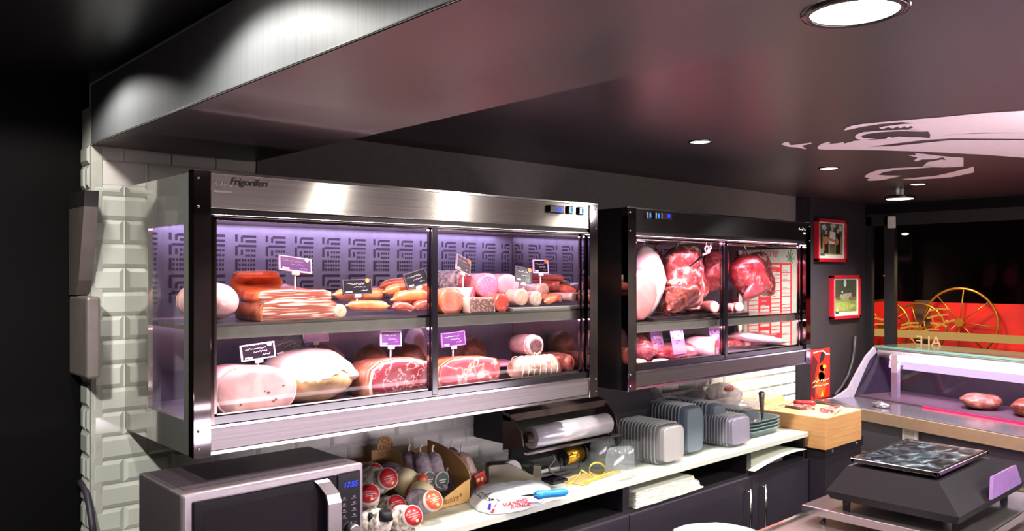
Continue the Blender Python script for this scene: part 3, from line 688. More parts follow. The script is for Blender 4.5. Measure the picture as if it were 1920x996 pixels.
boulder('ham_joint', 'low reddish ham joint behind the cured ham, against the mullion', 'ham', 752, 812, 645, 735, 2.38, .06, rind_b, ZF, 72)
boulder('ham_knuckle', 'pale tied ham knuckle standing high at the back next to the mullion', 'ham', 776, 812, 614, 730, 2.44, .05, meat('knuckle', [(.3, 'd698a8'), (.7, 'f4d6dc')], 20), ZF, 73)
boulder('ham_joint', 'dark red ham joint at the back behind the violet price sign', 'ham', 875, 925, 634, 720, 2.42, .06, driedred, ZF, 74)
boulder('ham_joint', 'reddish cured joint at the back right of the tied roll', 'ham', 1020, 1065, 630, 700, 2.40, .06, driedred, ZF, 75)
boulder('ham_joint', 'orange-pink ham joint at the far right back corner under the shelf', 'ham', 1052, 1096, 618, 690, 2.34, .06, meat('pale_joint', [(.25, 'a8685c'), (.5, 'cf948a'), (.8, 'e2b4aa')], 18), ZF, 76)
x0, x1, zt, zb = frame_px(912, 968, 652, 668, 2.22)
t = thing('pork_slab', 'thin slab with a pink top lying on a dark tray right of the raw ham', 'cured meat', ((x0+x1)/2, 2.2, zb-.005), -.15)
mk('tray', MB().box(-.07, .07, 0, .12, -.045, 0), blackm, t, world=False)
mk('slab', MB().box(-.075, .075, -.01, .13, 0, .012, .004), meat('slab_pink', [(.3, 'b77088'), (.7, 'dba0b4')], 20), t, world=False)
t.location.z = ZF+.045

# ------------------------------------------------------------------ price signs
signb = plain('slate_sign_face', '1c181e', .22, coat=.4); signf = plain('sign_white_frame', 'f2e6f4', .3); signd = plain('sign_dark_frame', '4a464c', .3)
orange_d = plain('orange_dot', 'e87a3c', .4); chalk = plain('chalk', 'e9e2ea', .6)
def price_sign(label, u, v, wpx, hpx, Y, foot, tilt=-.15, yaw=0, roll=0, face=signb, frm=signf, dot=orange_d, seed=1, group='price signs in the long cabinet'):
    c = at(u, v, Y=Y); d = FW[0]*c.x+FW[1]*Y; w_ = wpx*d/FP/.78; h = hpx*d/FP
    w_ = min(w_, .105)
    t = thing('price_sign', label, 'price sign', (c.x, Y, foot), yaw, group)
    M = Matrix.Translation((0, 0, c.z-foot)) @ Matrix.Rotation(roll, 4, 'Y') @ Matrix.Rotation(tilt, 4, 'X')
    mk('plate', MB().box(-w_/2, w_/2, 0, .003, -h/2, h/2, .001).xform(M), face, t, world=False)
    e = .0022
    mk('plate_frame', MB().box(-w_/2-e, w_/2+e, -.002, .004, h/2-.001, h/2+e).box(-w_/2-e, w_/2+e, -.002, .004, -h/2-e, -h/2+.001).box(-w_/2-e, -w_/2+.001, -.002, .004, -h/2, h/2).box(w_/2-.001, w_/2+e, -.002, .004, -h/2, h/2).xform(M), frm, t, world=False)
    m = scribble(MB(), -w_*.38, w_*.25, h*.22, -.0012, h*.07, .0005, seed, 16); scribble(m, -w_*.15, w_*.28, -.02*h, -.0012, h*.07, .0005, seed+1, 12); scribble(m, w_*.12, w_*.36, -h*.25, -.0012, h*.08, .0005, seed+2, 8)
    mk('handwriting', m.xform(M), chalk, t, world=False)
    mk('small_print', MB().box(-w_*.42, -w_*.2, -.0012, 0, -h*.42, -h*.32).xform(M), chalk, t, world=False)
    if dot: mk('round_sticker', MB().tube([(w_*.36, -.003, h*.42), (w_*.36, .0, h*.42)], h*.16, 20).xform(M), dot, t, world=False)
    mk('clip', MB().box(-.011, .011, -.003, .006, -h/2-.012, -h/2-.001, .002).xform(M), white, t, world=False)
    zb = c.z-foot-h/2
    mk('spike', MB().cyl((0, .002, -.004), (math.sin(roll)*-(h/2)*0+0, .002, max(.004, zb-.006)), .0028, 8), white, t, world=False)
    return t
lil = plain('lit_violet_face', '4c2a62', .3); lilf = plain('violet_white_frame', 'f6d8ff', .3)
T = at(540, 530, Y=2.2).z
price_sign('violet price sign with a white frame standing in the curled bacon slab', 554, 496, 50, 26, 2.20, ZS+.085, -.3, 0, .12, lil, lilf, plain('white_dot', 'fff0ff', .4), 1)
price_sign('black price sign with an orange dot in front of the long sausages', 670, 538, 47, 26, 2.18, ZS+.03, -.1, 0, -.02, signb, signd, orange_d, 5)
price_sign('black price sign tilted to the left on the sausage pile beside the mullion', 780, 523, 38, 27, 2.16, ZS+.055, -.2, 0, -.25, signb, signd, None, 9)
price_sign('grey price sign leaning steeply over the white-skinned salami', 869, 497, 36, 27, 2.18, ZS+.09, -.1, .3, .28, plain('pale_slate', '3c3c3e', .25), plain('grey_sign_frame', '9a9a98', .3), orange_d, 13)
price_sign('black price sign leaning right above the beige sausage ends', 982, 516, 31, 27, 2.14, ZS+.06, -.15, 0, .16, signb, signd, orange_d, 17)
price_sign('black price sign with a violet frame highest on the right of the upper shelf', 1014, 500, 29, 23, 2.2, ZS+.075, -.1, 0, .02, signb, lilf, orange_d, 21)
price_sign('blurred dark price sign at the far right behind the door stile', 1078, 500, 18, 20, 2.38, ZS+.04, -.1, 0, 0, signb, signd, orange_d, 25)
price_sign('black price sign with a bright white frame stuck in the cooked ham', 484, 659, 50, 27, 2.14, ZF+.095, -.1, 0, -.08, signb, lilf, plain('white_dot', 'fff0ff', .4), 29)
price_sign('dark price sign tilted left behind the cooked ham', 540, 647, 48, 26, 2.26, ZF+.10, -.15, 0, -.24, signb, signb, None, 33)
price_sign('price sign seen from its pale back above the white-capped ham', 592, 633, 40, 14, 2.34, ZF+.13, -.1, 0, 0, plain('rose_back', 'd49ac0', .4), lilf, None, 37)
price_sign('violet price sign standing in the dark cured ham', 733, 635, 34, 26, 2.16, ZF+.105, -.15, 0, .05, lil, lilf, None, 41)
price_sign('violet price sign standing in the rosy raw ham', 850, 636, 42, 24, 2.16, ZF+.10, -.1, 0, -.05, lil, plain('violet_frame', 'a070c0', .3), None, 45)

# ------------------------------------------------------------------ short cabinet: hanging meat
def hang(name, label, cat, prof, Y, mat, seed, amp=.006, freq=14, seg=44):
    """prof: picture rows (v, u left, u right, depth ratio) from top to bottom"""
    rs = []; pr = []
    for (p0, p1) in zip(prof, prof[1:]):
        for k in range(4): pr.append([a+(b_-a)*k/4 for a, b_ in zip(p0, p1)])
    pr.append(prof[-1]); rg = random.Random(seed)
    for v, ul, ur, ky in pr:
        ul += rg.uniform(-1, 1)*amp*130; ur += rg.uniform(-1, 1)*amp*130
        a, b_ = at(ul, v, Y=Y), at(ur, v, Y=Y); cx, rx = (a.x+b_.x)/2, (b_.x-a.x)/2
        rs.append([(cx+rx*math.cos(k*2*PI/seg), Y+rx*ky*math.sin(k*2*PI/seg), a.z) for k in range(seg)])
    o = mk(name, MB().rings(rs).jitter(amp*1.6, freq, seed).jitter(amp*.5, freq*2.6, seed+9), mat)
    sm = o.modifiers.new('smooth', 'SUBSURF'); sm.levels = 1; sm.render_levels = 2
    return tag(o, label, cat)
def hook(label, u, v0, v1, Y, du=6):
    a, b_ = at(u+du, v0, Y=Y), at(u, v1, Y=Y); a.z = .152
    m = MB().tube([a, a.lerp(b_, .5), b_, b_+Vector((.006, -.008, -.012)), b_+Vector((.014, -.012, -.006)), b_+Vector((.016, -.01, .006))], .0032, 8)
    return tag(mk('meat_hook', m, chrome2), label, 'hook', 'hooks in the black cabinet')
t = thing('pork_leg', 'pork leg hanging far left in the black cabinet, white fat above salmon cut', 'meat', (*at(1212, 530, Y=2.24).xy, at(1212, 603, Y=2.24).z))
YH = 2.24
def hp(prof, Y, ky=.6, seg=30, amp=.004, seed=1):
    rs = []
    for v, ul, ur, k in prof:
        a, b_ = at(ul, v, Y=Y), at(ur, v, Y=Y); cx, rx = (a.x+b_.x)/2, (b_.x-a.x)/2
        rs.append([(cx+rx*math.cos(q*2*PI/seg), Y+rx*k*math.sin(q*2*PI/seg), a.z) for q in range(seg)])
    return MB().rings(rs).jitter(amp, 14, seed)
mk('fat_and_skin', hp([(460, 1204, 1212, .5), (464, 1199, 1220, .6), (478, 1193, 1230, .7), (500, 1188, 1236, .7), (525, 1185, 1240, .7), (545, 1185, 1237, .7), (570, 1187, 1228, .7), (592, 1190, 1217, .6), (602, 1194, 1210, .5)], YH), fatw, t)
pts = [at(u, v, Y=2.155) for u, v in [(1190, 515), (1204, 508), (1216, 508), (1224, 520), (1230, 538), (1231, 555), (1226, 572), (1217, 590), (1207, 600), (1195, 600), (1188, 570)]]
c0 = sum(pts, Vector())/len(pts)
mk('cut_face', MB().rings([[c0+(p-c0)*k+Vector((0, -y, 0)) for p in pts] for k, y in [(1.02, -.025), (1, 0), (.9, .008), (.5, .014), (.1, .016)]], cap0=False), porkp, t)
hang('beef_flank', 'thin ragged strip of meat hanging behind the pork leg', 'meat', [(468, 1228, 1238, .4), (480, 1226, 1242, .4), (510, 1230, 1244, .4), (530, 1234, 1245, .4)], 2.36, beeff, 81)
hang('beef_forerib', 'big craggy piece of beef hanging in the left pane, marbled on top and brown below', 'meat', [(462, 1266, 1280, .5), (466, 1259, 1294, .6), (480, 1254, 1302, .6), (505, 1252, 1308, .6), (530, 1253, 1312, .6), (552, 1252, 1314, .55), (568, 1253, 1308, .5), (580, 1250, 1290, .5), (590, 1248, 1268, .4)], 2.22, beeff, 82, .016, 13)
hang('beef_shank', 'dark ragged flap of beef hanging low in front of the craggy piece', 'meat', [(535, 1256, 1300, .3), (545, 1254, 1306, .35), (560, 1254, 1304, .35), (575, 1252, 1290, .3), (586, 1246, 1266, .3)], 2.165, beefd, 83, .012, 16)
hang('beef_rib', 'fat-streaked beef rib hanging directly right of the craggy piece', 'meat', [(462, 1292, 1302, .5), (468, 1288, 1308, .6), (490, 1292, 1312, .6), (520, 1298, 1318, .6), (548, 1302, 1324, .6), (560, 1304, 1320, .5)], 2.27, beeff, 84, .010, 18)
hang('beef_round', 'smooth rounded red beef joint hanging left of the mullion of the black cabinet', 'meat', [(468, 1336, 1350, .5), (474, 1326, 1358, .6), (492, 1320, 1362, .6), (515, 1314, 1360, .6), (535, 1316, 1350, .6), (548, 1322, 1340, .5)], 2.30, beef, 85, .008, 10)
hang('beef_topside', 'wedge-shaped red beef cut hanging right of the mullion, its tip pointing down', 'meat', [(476, 1390, 1414, .3), (480, 1385, 1420, .4), (490, 1377, 1425, .42), (504, 1372, 1430, .42), (520, 1374, 1435, .42), (535, 1380, 1440, .4), (546, 1386, 1440, .35), (556, 1391, 1420, .3), (566, 1395, 1402, .25)], 2.24, beef, 86, .006, 9)
pts = [at(u, v, Y=2.186) for u, v in [(1397, 562), (1402, 545), (1412, 530), (1425, 526), (1438, 545), (1420, 555)]]; c0 = sum(pts, Vector())/len(pts)
tp = [o for o in bpy.data.objects if o.name == 'beef_topside'][0]
mk('darker_lean', MB().rings([[c0+(p-c0)*k+Vector((0, -y+.02*0, 0)) for p in pts] for k, y in [(1.0, -.012), (.95, .0), (.6, .003), (.1, .004)]], cap0=False), meat('dark_lean', [(.3, '8c2a34'), (.7, 'b4505a')], 14), tp)
hang('beef_topside', 'second paler beef cut hanging behind the wedge-shaped one, right edge straight', 'meat', [(472, 1420, 1430, .4), (478, 1408, 1436, .5), (500, 1408, 1441, .5), (525, 1412, 1446, .5), (548, 1420, 1450, .5), (555, 1436, 1449, .4)], 2.33, beeff, 87, .006, 12)
for lab, u, v0, v1, Y, du in [('hook holding the pork leg, leftmost in the black cabinet', 1203, 445, 466, 2.24, 9), ('second hook from the left in the black cabinet', 1226, 446, 470, 2.34, 10), ('hook above the craggy beef', 1268, 448, 465, 2.22, 7),
                              ('hook above the fat-streaked rib', 1294, 449, 466, 2.28, 5), ('hook right of the rib hook, behind the looped steel', 1305, 450, 468, 2.30, 6), ('hook holding the wedge-shaped beef', 1403, 455, 480, 2.24, -9), ('hook holding the paler beef cut behind', 1424, 457, 477, 2.33, 6)]:
    hook(lab, u, v0, v1, Y, du)
# looped steel
a, b_ = at(1328, 478, Y=2.13), at(1290, 500, Y=2.13)
t = thing('skewer_hook', 'bright figure-eight loop with a thin blade hanging in front of the beef', 'hook', (a.x, 2.13, b_.z))
def ringpts(u, v, r, Y): 
    c = at(u, v, Y=Y); return [c+Vector((r*math.cos(k*2*PI/24), 0, r*math.sin(k*2*PI/24))) for k in range(25)]
mk('loop', MB().tube(ringpts(1328, 456, .018, 2.13), .004, 8).tube(ringpts(1325, 467, .014, 2.13), .004, 8).tube([at(1335, 458, Y=2.13), at(1329, 474, Y=2.13), at(1318, 478, Y=2.13)], .005, 8), plain('pale_steel_loop', 'f0d8e4', .2, .6), t)
mk('blade', MB().prism([at(u, v, Y=2.13) for u, v in [(1322, 474), (1324, 478), (1294, 501), (1291, 500)]], (0, .003, 0)), chrome2, t)
mk('hanging_rail', MB().cyl((2.56, 2.24, .150), (3.93, 2.24, .150), .007, 10).cyl((2.56, 2.33, .150), (3.93, 2.33, .150), .007, 10), chrome2, case2)
# on the shelf
x0, x1, zt, zb = frame_px(1215, 1405, 580, 602, 2.2)
mk('steel_tray', MB().box(at(1226, 590, Y=2.13).x, 3.17, 2.13, 2.40, ZS2, ZS2+.015, .003).box(3.26, at(1405, 585, Y=2.13).x, 2.13, 2.40, ZS2, ZS2+.015, .003), plain('dark_tray', '3a3338', .2, .7), label='dark steel tray on the shelf of the black cabinet', cat='tray')
boulder('marrow_bone', 'brown meaty bone piece on the shelf under the rounded beef joint', 'bone', 1302, 1338, 570, 586, 2.26, .05, beefd, ZS2+.015, 90)
log_piece('marrow_bone', 'bone with a large pale round cut end on the shelf left of the mullion', 1340, 573, 11, 2.20, .10, porkp, meat('bone_cut', [(.3, 'f0b8a8'), (.7, 'ffe0d0')], 20), rest=ZS2+.015, yaw=-.2, seed=91, cat='bone')
log_piece('marrow_bone', 'small pale bone end on the shelf just right of the mullion', 1374, 574, 8, 2.20, .08, porkp, meat('bone_cut', [(.3, 'f0b8a8'), (.7, 'ffe0d0')], 20), rest=ZS2+.015, yaw=.3, seed=92, cat='bone')
log_piece('marrow_bone', 'pale waisted bone end on the shelf below the wedge-shaped beef', 1386, 572, 9, 2.18, .06, porkp, fatw, rest=ZS2+.015, yaw=-.6, seed=93, cat='bone')
boulder('sausage_scrap', 'small red-brown scrap on the shelf beside the pork leg', 'meat', 1236, 1262, 555, 562, 2.40, .03, beef, ZS2+.015, 94)
# on the floor
boulder('beef_roast', 'large white-streaked beef roast on the floor, left of the photo cards', 'meat', 1200, 1252, 632, 688, 2.18, .09, beeff, ZF, 95, .18)
boulder('beef_roast', 'tied red beef roast below the middle photo card', 'meat', 1250, 1325, 645, 683, 2.14, .07, beef, ZF, 96, .14)
boulder('beef_roast', 'dark beef piece at the back between the photo cards', 'meat', 1290, 1340, 622, 660, 2.36, .07, beefd, ZF, 97, .15)
boulder('beef_roast', 'red raw beef at the back left behind the first photo card', 'meat', 1205, 1250, 618, 660, 2.36, .07, beef, ZF, 100, .15)
boulder('fat_trimming', 'small yellowish piece of fat in the front left corner of the black cabinet', 'meat', 1200, 1219, 674, 690, 2.105, .03, meat('yellow_fat', [(.3, 'd9a080'), (.7, 'f4d4b4')], 20), ZF, 98)
boulder('fat_trimming', 'small white fat scrap at the front edge below the tied roast', 'meat', 1236, 1262, 674, 684, 2.11, .03, fatw, ZF, 99)
log_piece('larded_roast', 'round roast wrapped in white fat with a red cut face, beside the mullion', 1344, 659, 18, 2.13, .16, fatw, beef, rest=ZF, yaw=.35, seed=101, cat='meat')
t = boulder('beef_sirloin', 'long pink sirloin with a white fat back lying right of the mullion', 'meat', 1366, 1482, 626, 668, 2.20, .10, beeff, ZF, 102, .12)
m = MB().ball((0, 0, 0), (.24, .09, .025), 3, .15, 6, seed=4); p = at(1430, 640, Y=2.20)
m.xform(Matrix.Translation((p.x, 2.24, p.z+.012)) @ Matrix.Rotation(.12, 4, 'Y')); mk('fat_back', m, fatw, t)
def photo_card(label, u, v, Y, w_, h, seed):
    c = at(u, v, Y=Y); t = thing('photo_card', label, 'price card', (c.x, Y, c.z-h/2), .05, 'violet photo cards in the black cabinet')
    M = Matrix.Rotation(-.2, 4, 'X')
    mk('card', MB().box(-w_/2, w_/2, 0, .002, 0, h).xform(M), plain('card_lilac', '9a70b8', .3), t, world=False)
    rd = random.Random(seed); m = MB()
    for k in range(14):
        x, z, s = rd.uniform(-.42, .42)*w_, rd.uniform(.3, .92)*h, rd.uniform(.04, .12)*w_
        m.prism([(x-s, -.0004, z-s*.4), (x+s*.3, -.0004, z-s*.5), (x+s, -.0004, z+s*.3), (x-s*.2, -.0004, z+s*.6)], (0, .0004, 0))
    mk('violet_picture', m.xform(M), plain('card_violet', '3a1664', .3), t, world=False)
    mk('white_caption', MB().box(-w_*.3, w_*.3, -.0012, 0, h*.5, h*.62).box(-w_/2, w_/2, -.0012, 0, h*.88, h).xform(M), plain('card_white', 'c8b8cc', .3), t, world=False)
    m = MB()
    for k in range(6): m.box(-w_*.42+k*w_*.15, -w_*.42+k*w_*.15+w_*.07, -.0012, 0, h*.05, h*.11)
    mk('orange_dots', m.xform(M), plain('card_orange', 'e08030', .4), t, world=False)
photo_card('violet photo card at the back left of the black cabinet, turned away', 1236, 635, 2.20, .09, .11, 1)
photo_card('violet photo card with a row of orange dots, front centre of the left pane', 1276, 637, 2.12, .10, .125, 2)
photo_card('violet photo card beside the mullion above the larded roast', 1346, 632, 2.18, .10, .11, 3)
# ------------------------------------------------------------------ worktop and base cabinets along the wall
ZK = -.82
mk('worktop', MB().box(.745, 3.975, 2.05, YW+.004, ZK-.024, ZK, .002), counterm, label='long white laminate worktop under the display cabinets', cat='worktop')
cabm = plain('charcoal_cabinet_front', '2b2530', .42, vary=.05, vscale=5)
nichem = plain('dark_niche', '19151b', .5)
def base_unit(label, x0, x1, doors, wall_=.018):
    y0, y1, z0, z1 = 2.07, YW+.002, -H, ZK-.025
    t = thing('base_cabinet', label, 'base cabinet', ((x0+x1)/2, (y0+y1)/2, z0))
    zn = -.948
    mk('carcass', MB().box(x0, x0+wall_, y0, y1, z0+.08, z1).box(x1-wall_, x1, y0, y1, z0+.08, z1).box(x0, x1, y1-.01, y1, z0+.08, z1).box(x0, x1, y0+.02, y1, z0+.08, z0+.1), nichem, t)
    mk('niche_shelf', MB().box(x0+wall_, x1-wall_, y0+.0, y1-.01, zn-.018, zn), nichem, t)
    mk('plinth', MB().box(x0, x1, y0+.05, y0+.07, z0, z0+.08), blackm, t)
    for a, b_, hx in doors:
        d = mk('door', MB().box(a+.0015, b_-.0015, y0-.018, y0-.001, z0+.085, zn-.012, .001), cabm, t)
        if hx is not None:
            mk('bar_handle', MB().cyl((hx, y0-.05, -1.30), (hx, y0-.05, -1.0), .006, 12).cyl((hx, y0-.05, -1.015), (hx, y0-.018, -1.015), .004, 8).cyl((hx, y0-.05, -1.285), (hx, y0-.018, -1.285), .004, 8), chrome2, d)
    return t
base_unit('charcoal base cabinet below the microwave, leftmost of the row', .76, 1.66, [(.76, 1.66, None)])
base_unit('charcoal base cabinet below the butcher shop plastic bag', 1.662, 2.52, [(1.662, 2.52, None)])
base_unit('charcoal base cabinet with paper stack in its niche and left bar handle', 2.522, 3.43, [(2.522, 3.43, 3.365)])
base_unit('charcoal base cabinet with loose paper in its niche, right end of the row', 3.432, 3.97, [(3.432, 3.97, 3.497)])
# paper in the niches: countable stack of sheets wrapped as thin bundles
paperm = plain('white_wrapping_paper', 'dfe0d2', .7, vary=.05); 
for i in range(9):
    z = -.947+i*.0075; m = MB()
    n = 14; e = [(2.575+.40*k/n+.012*math.sin(i*2+k)*.15, 2.062+.002*math.sin(i*3+k)) for k in range(n+1)]
    ex = 3.055-i*.010+.008*math.sin(i*5.1)
    pts = [(x, y, z) for x, y in e]+[(ex, 2.07, z), (ex-.01, 2.25, z), (ex-.06, 2.45, z), (2.575, 2.45, z)]
    m.prism(pts, (0, 0, .0062)); m.jitter(.0012, 20, i)
    o = mk('paper_bundle', m, paperm, label='white bundle of wrapping paper in the thick stack in the niche', cat='paper', group='paper bundles stacked in the niche')
m = MB()
rs = [[(3.44+.0+.50*s-.03*(1-abs(t_-.5)), 2.035+.36*t_, -.945+.012+.028*math.sin(s*2.4)*(1-t_*.5)+.012*s) for t_ in (0, .15, .4, .7, 1)] for s in [k/12 for k in range(13)]]
m.rings(rs, False, False, closed=False); o = mk('paper_sheet', m, paperm, label='single curled white sheet hanging out of the right niche', cat='paper'); 
so = o.modifiers.new('t', 'SOLIDIFY'); so.thickness = .002
m = MB().box(3.47, 3.80, 2.10, 2.42, -.948, -.918, .003).jitter(.002, 15, 2)
mk('paper_packet', m, plain('lilac_paper', 'a498a4', .7), label='flat grey-lilac packet of paper behind the curled sheet', cat='paper')

# ------------------------------------------------------------------ microwave
t = thing('microwave', 'silver and black microwave oven at the left end of the worktop', 'microwave', (1.0, 2.14, ZK))
silv = plain('microwave_silver', '8f8889', .32, .7, vary=.03); mx0, mx1, my0, my1, mz0, mz1 = .743, 1.252, 1.985, 2.30, ZK+.012, -.540
mk('housing', MB().box(mx0, mx1, my0+.018, my1, mz0, mz1, .005), plain('microwave_housing', '756c70', .34, .6, vary=.04), t)
mk('top_cover', MB().box(mx0+.022, mx1-.022, my0+.05, my1-.02, mz1, mz1+.0015), plain('microwave_top', '5b4e58', .30, .4), t)
fr = mk('front_frame', MB().box(mx0, mx1, my0, my0+.02, mz0, mz1+.001, .006), plain('front_silver', 'a59aa2', .3, .5), t)
xd = 1.165
d = mk('door', MB().box(mx0+.022, xd-.002, my0-.006, my0+.004, mz0+.02, mz1-.018, .004), gblack, t)
mk('door_window', MB().box(mx0+.05, xd-.065, my0-.0072, my0-.005, mz0+.045, mz1-.045), plain('oven_glass', '1d1420', .07, coat=.6), d)
hs = [(xd-.052, my0-.006, mz1-.022), (xd-.048, my0-.018, mz1-.028), (xd-.030, my0-.034, mz1-.060), (xd-.026, my0-.038, mz1-.085), (xd-.026, my0-.038, mz0+.085), (xd-.030, my0-.034, mz0+.06), (xd-.048, my0-.016, mz0+.028), (xd-.052, my0-.006, mz0+.022)]
m = MB(); rs = [[(x-.020, y, z), (x+.020, y, z), (x+.020, y+.007, z), (x-.020, y+.007, z)] for x, y, z in hs]; m.rings(rs, smooth=False)
mk('handle', m, plain('handle_satin', 'b9aeb4', .25, .8), d)
cp = mk('control_panel', MB().box(xd, mx1-.012, my0-.005, my0+.004, mz0+.015, mz1-.016, .004), plain('control_panel', '1a151e', .2, coat=.4), t)
cxx = (xd+mx1-.012)/2
mk('clock_digits', MB().text('17:55', .021, put(cxx+.004, my0-.0056, mz1-.052), shear=.15), blue_e, cp)
m = MB()
for r_ in range(4):
    for c_ in range(2): 
        x = cxx-.016+c_*.032; z = mz1-.092-r_*.017
        m.box(x-.010, x+.008, my0-.0056, my0-.005, z-.0008, z+.0008).box(x-.004, x+.004, my0-.0056, my0-.005, z+.003, z+.008)
mk('button_print', m, plain('button_grey', '6c646c', .5), cp)
kz = mz1-.178
k = mk('dial_ring', MB().tube([(cxx+.008, my0-.005, kz), (cxx+.008, my0-.012, kz)], [.024, .022], 30), gblack, cp)
mk('dial_knob', MB().tube([(cxx+.008, my0-.01, kz), (cxx+.008, my0-.026, kz), (cxx+.008, my0-.028, kz)], [.018, .017, .015], 30), plain('knob_metal', 'cfc8cc', .2, .9), k)
for x in (mx0+.04, mx1-.04):
    for y in (my0+.05, my1-.04): mk('foot', MB().cyl((x, y, ZK), (x, y, mz0+.002), .012, 12), rubber, t)

# ------------------------------------------------------------------ cardboard display with wrapped sausages
card = plain('brown_cardboard', 'b98d5c', .75, vary=.06, vscale=12); cardf = plain('cardboard_front', 'd9ab66', .7, vary=.05)
t = thing('cardboard_display', 'brown cardboard counter display with a rounded tab, full of wrapped sausages', 'display box', (1.62, 2.38, ZK))
yb = 2.50; bx0, bx1 = 1.40, 1.865
pt = [(bx0, ZK+.01), (bx1, ZK+.01)]
top = at(800, 836, Y=yb).z
tab = at(722, 850, Y=yb); tw = .058
outl = [(bx0, ZK+.002), (bx1, ZK+.002), (bx1, top), (tab.x+tw, top-.012), (tab.x+tw, top+.018)]+[(tab.x+tw*.62*math.cos(a), top+.018+.045*math.sin(a)) for a in [k*PI/10 for k in range(11)]]+[(tab.x-tw, top+.018), (tab.x-tw, top-.02), (bx0, top-.022)]
bk = mk('back_board', MB().prism([(x, yb, z) for x, z in outl], (0, .004, 0)), card, t)
m = MB().text('LOSTE', .026, put(tab.x, yb-.0008, top+.022)).box(tab.x-.03, tab.x+.03, yb-.0008, yb, top+.000, top+.0025).box(tab.x-.022, tab.x+.022, yb-.0008, yb, top-.008, top-.006)
m.tube([(tab.x+.013*math.cos(k*PI/8), yb-.0006, top+.046+.008*math.sin(k*PI/8)) for k in range(17)], .0012, 5)
mk('printed_emblem', m, plain('brown_print', '7d5138', .7), bk)
mk('tab_slot', MB().box(tab.x+.002, tab.x+.007, yb-.0012, yb, top-.10, top-.045), plain('slot_brown', '4a2c1e', .8), bk)
fy = 2.245; fz = at(840, 925, Y=fy).z
side = [(yb, ZK+.002), (fy, ZK+.002), (fy, fz+.03)]+[(fy+(yb-fy)*(1-math.cos(a)), fz+.03+(top+.022-fz-.03)*math.sin(a)) for a in [k*PI/20 for k in range(1, 11)]]
mk('side_wing', MB().prism([(bx1-.004, y, z) for y, z in side], (.004, 0, 0)), card, t)
mk('side_wing', MB().prism([(bx0, y, z) for y, z in side], (.004, 0, 0)), card, t)
lp = [(bx0, fy, ZK+.002), (bx1, fy, ZK+.002), (bx1, fy, fz+.034), (bx1-.03, fy, fz+.026), (bx1-.08, fy, fz+.004), (bx1-.13, fy, fz-.018), (bx0, fy, fz-.03)]
fl = mk('front_lip', MB().prism(lp, (0, .004, 0)), cardf, t)
p = at(844, 938, Y=fy); mk('printed_words', MB().text('e plaisirs*', .031, put(p.x-.01, fy-.0008, p.z, 0, -.05), shear=.2), plain('brown_print', '7d5138', .7), fl)
labr = plain('label_red', 'b3212c', .35, coat=.4); labo = plain('label_orange', 'e2502c', .35, coat=.4); labw = plain('label_white', 'c9bdb8', .4); labg = plain('label_green', '2f4a40', .4); yell = plain('cream_rind', 'e6d6ac', .6); goldc = plain('label_yellow', 'f0c878', .4)
def wrapped(label, u, v, rpx, Y, L=.10, disc=labr, body=mould, yaw=0, pitch=0, band=False, seed=1, dz=0, ddir=(-.25, -.85, .45), dk=.78, cap=None, wide=1.0):
    c = at(u, v, Y=Y); d = FW[0]*c.x+FW[1]*Y; r = rpx*1.18*d/FP
    t = thing('wrapped_sausage', label, 'sausage', (c.x, Y, c.z-r), yaw, 'wrapped sausages in the cardboard display')
    t.rotation_euler[0] = pitch
    m = MB(); n = 12; rs = []
    for i in range(n+1):
        s = -1+2*i/n; k = max(.06, (1-abs(s)**3.2)**.5)
        rs.append([(r*wide*k*math.cos(q*2*PI/26), L/2*(s+1)-.3*r, r+r*k*math.sin(q*2*PI/26)) for q in range(26)])
    mk('skin', m.rings(rs).jitter(r*.09, 18, seed), body, t, world=False)
    if band:
        yy = L*.18; mk('paper_band', MB().tube([(0, yy, r), (0, yy+.03, r)], [r*.93*wide, r*1.04*wide], 30, cap=False), labr, t, world=False)
    if disc:
        dv = Vector(ddir).normalized(); cc = Vector((0, .28*r, r))+dv*r*1.02; up = Vector((0, 0, 1)); a = dv.cross(up).normalized(); b_ = a.cross(dv)
        def dd(k, h): return [cc+dv*h+(a*math.cos(q*2*PI/28)+b_*math.sin(q*2*PI/28))*r*dk*k for q in range(28)]
        mk('label_rim', MB().rings([dd(1, -.012), dd(1, 0), dd(.2, .004)], False), labw, t, world=False)
        l = mk('round_label', MB().rings([dd(.9, -.006), dd(.9, .0015), dd(.2, .0055)], False), disc, t, world=False)
        m = MB()
        for k, w_ in ((.1, .55), (-.12, .6), (-.3, .35)): m.tube([cc+dv*.0045-a*(-w_)*r*dk+b_*k*r*dk, cc+dv*.0052+b_*(k+.05)*r*dk, cc+dv*.0045-a*w_*r*dk+b_*(k+.1)*r*dk], .0011, 5)
        mk('label_writing', m, labw, t, world=False)
        m = MB().ball(cc+dv*.002-b_*r*dk*.52-a*.25*r*dk, (r*.2*dk, .004, r*.17*dk), 2); mk('label_spot', m, goldc, t, world=False)
    if cap: mk('dark_cap', MB().tube([(0, .0, r*1.4), (0, -.002, r*2.02)], [r*.6, r*.42], 16), cap, t, world=False)
    return t
wrapped('mottled white sausage with a large red round label, upper left of the display', 722, 905, 22, 2.25, .12, labr, mould, .2, seed=1)
wrapped('sausage with a dull red label at the back left, next to the cardboard tab', 700, 890, 17, 2.40, .09, labr, greymould, .2, seed=2)
wrapped('grey sausage without visible label behind, under the tab', 745, 893, 19, 2.40, .09, None, greymould, .1, seed=3)
wrapped('cream-rind round cheese sausage with a red band, upper middle', 768, 907, 21, 2.29, .08, None, yell, -.2, band=True, seed=4)
wrapped('small sausage end with orange and white wrapping right of the upper cream one', 790, 905, 13, 2.27, .05, labo, mould, .0, seed=5)
wrapped('cream-rind round sausage with a red band, just behind the orange label', 795, 932, 22, 2.22, .08, None, yell, -.2, band=True, seed=6)
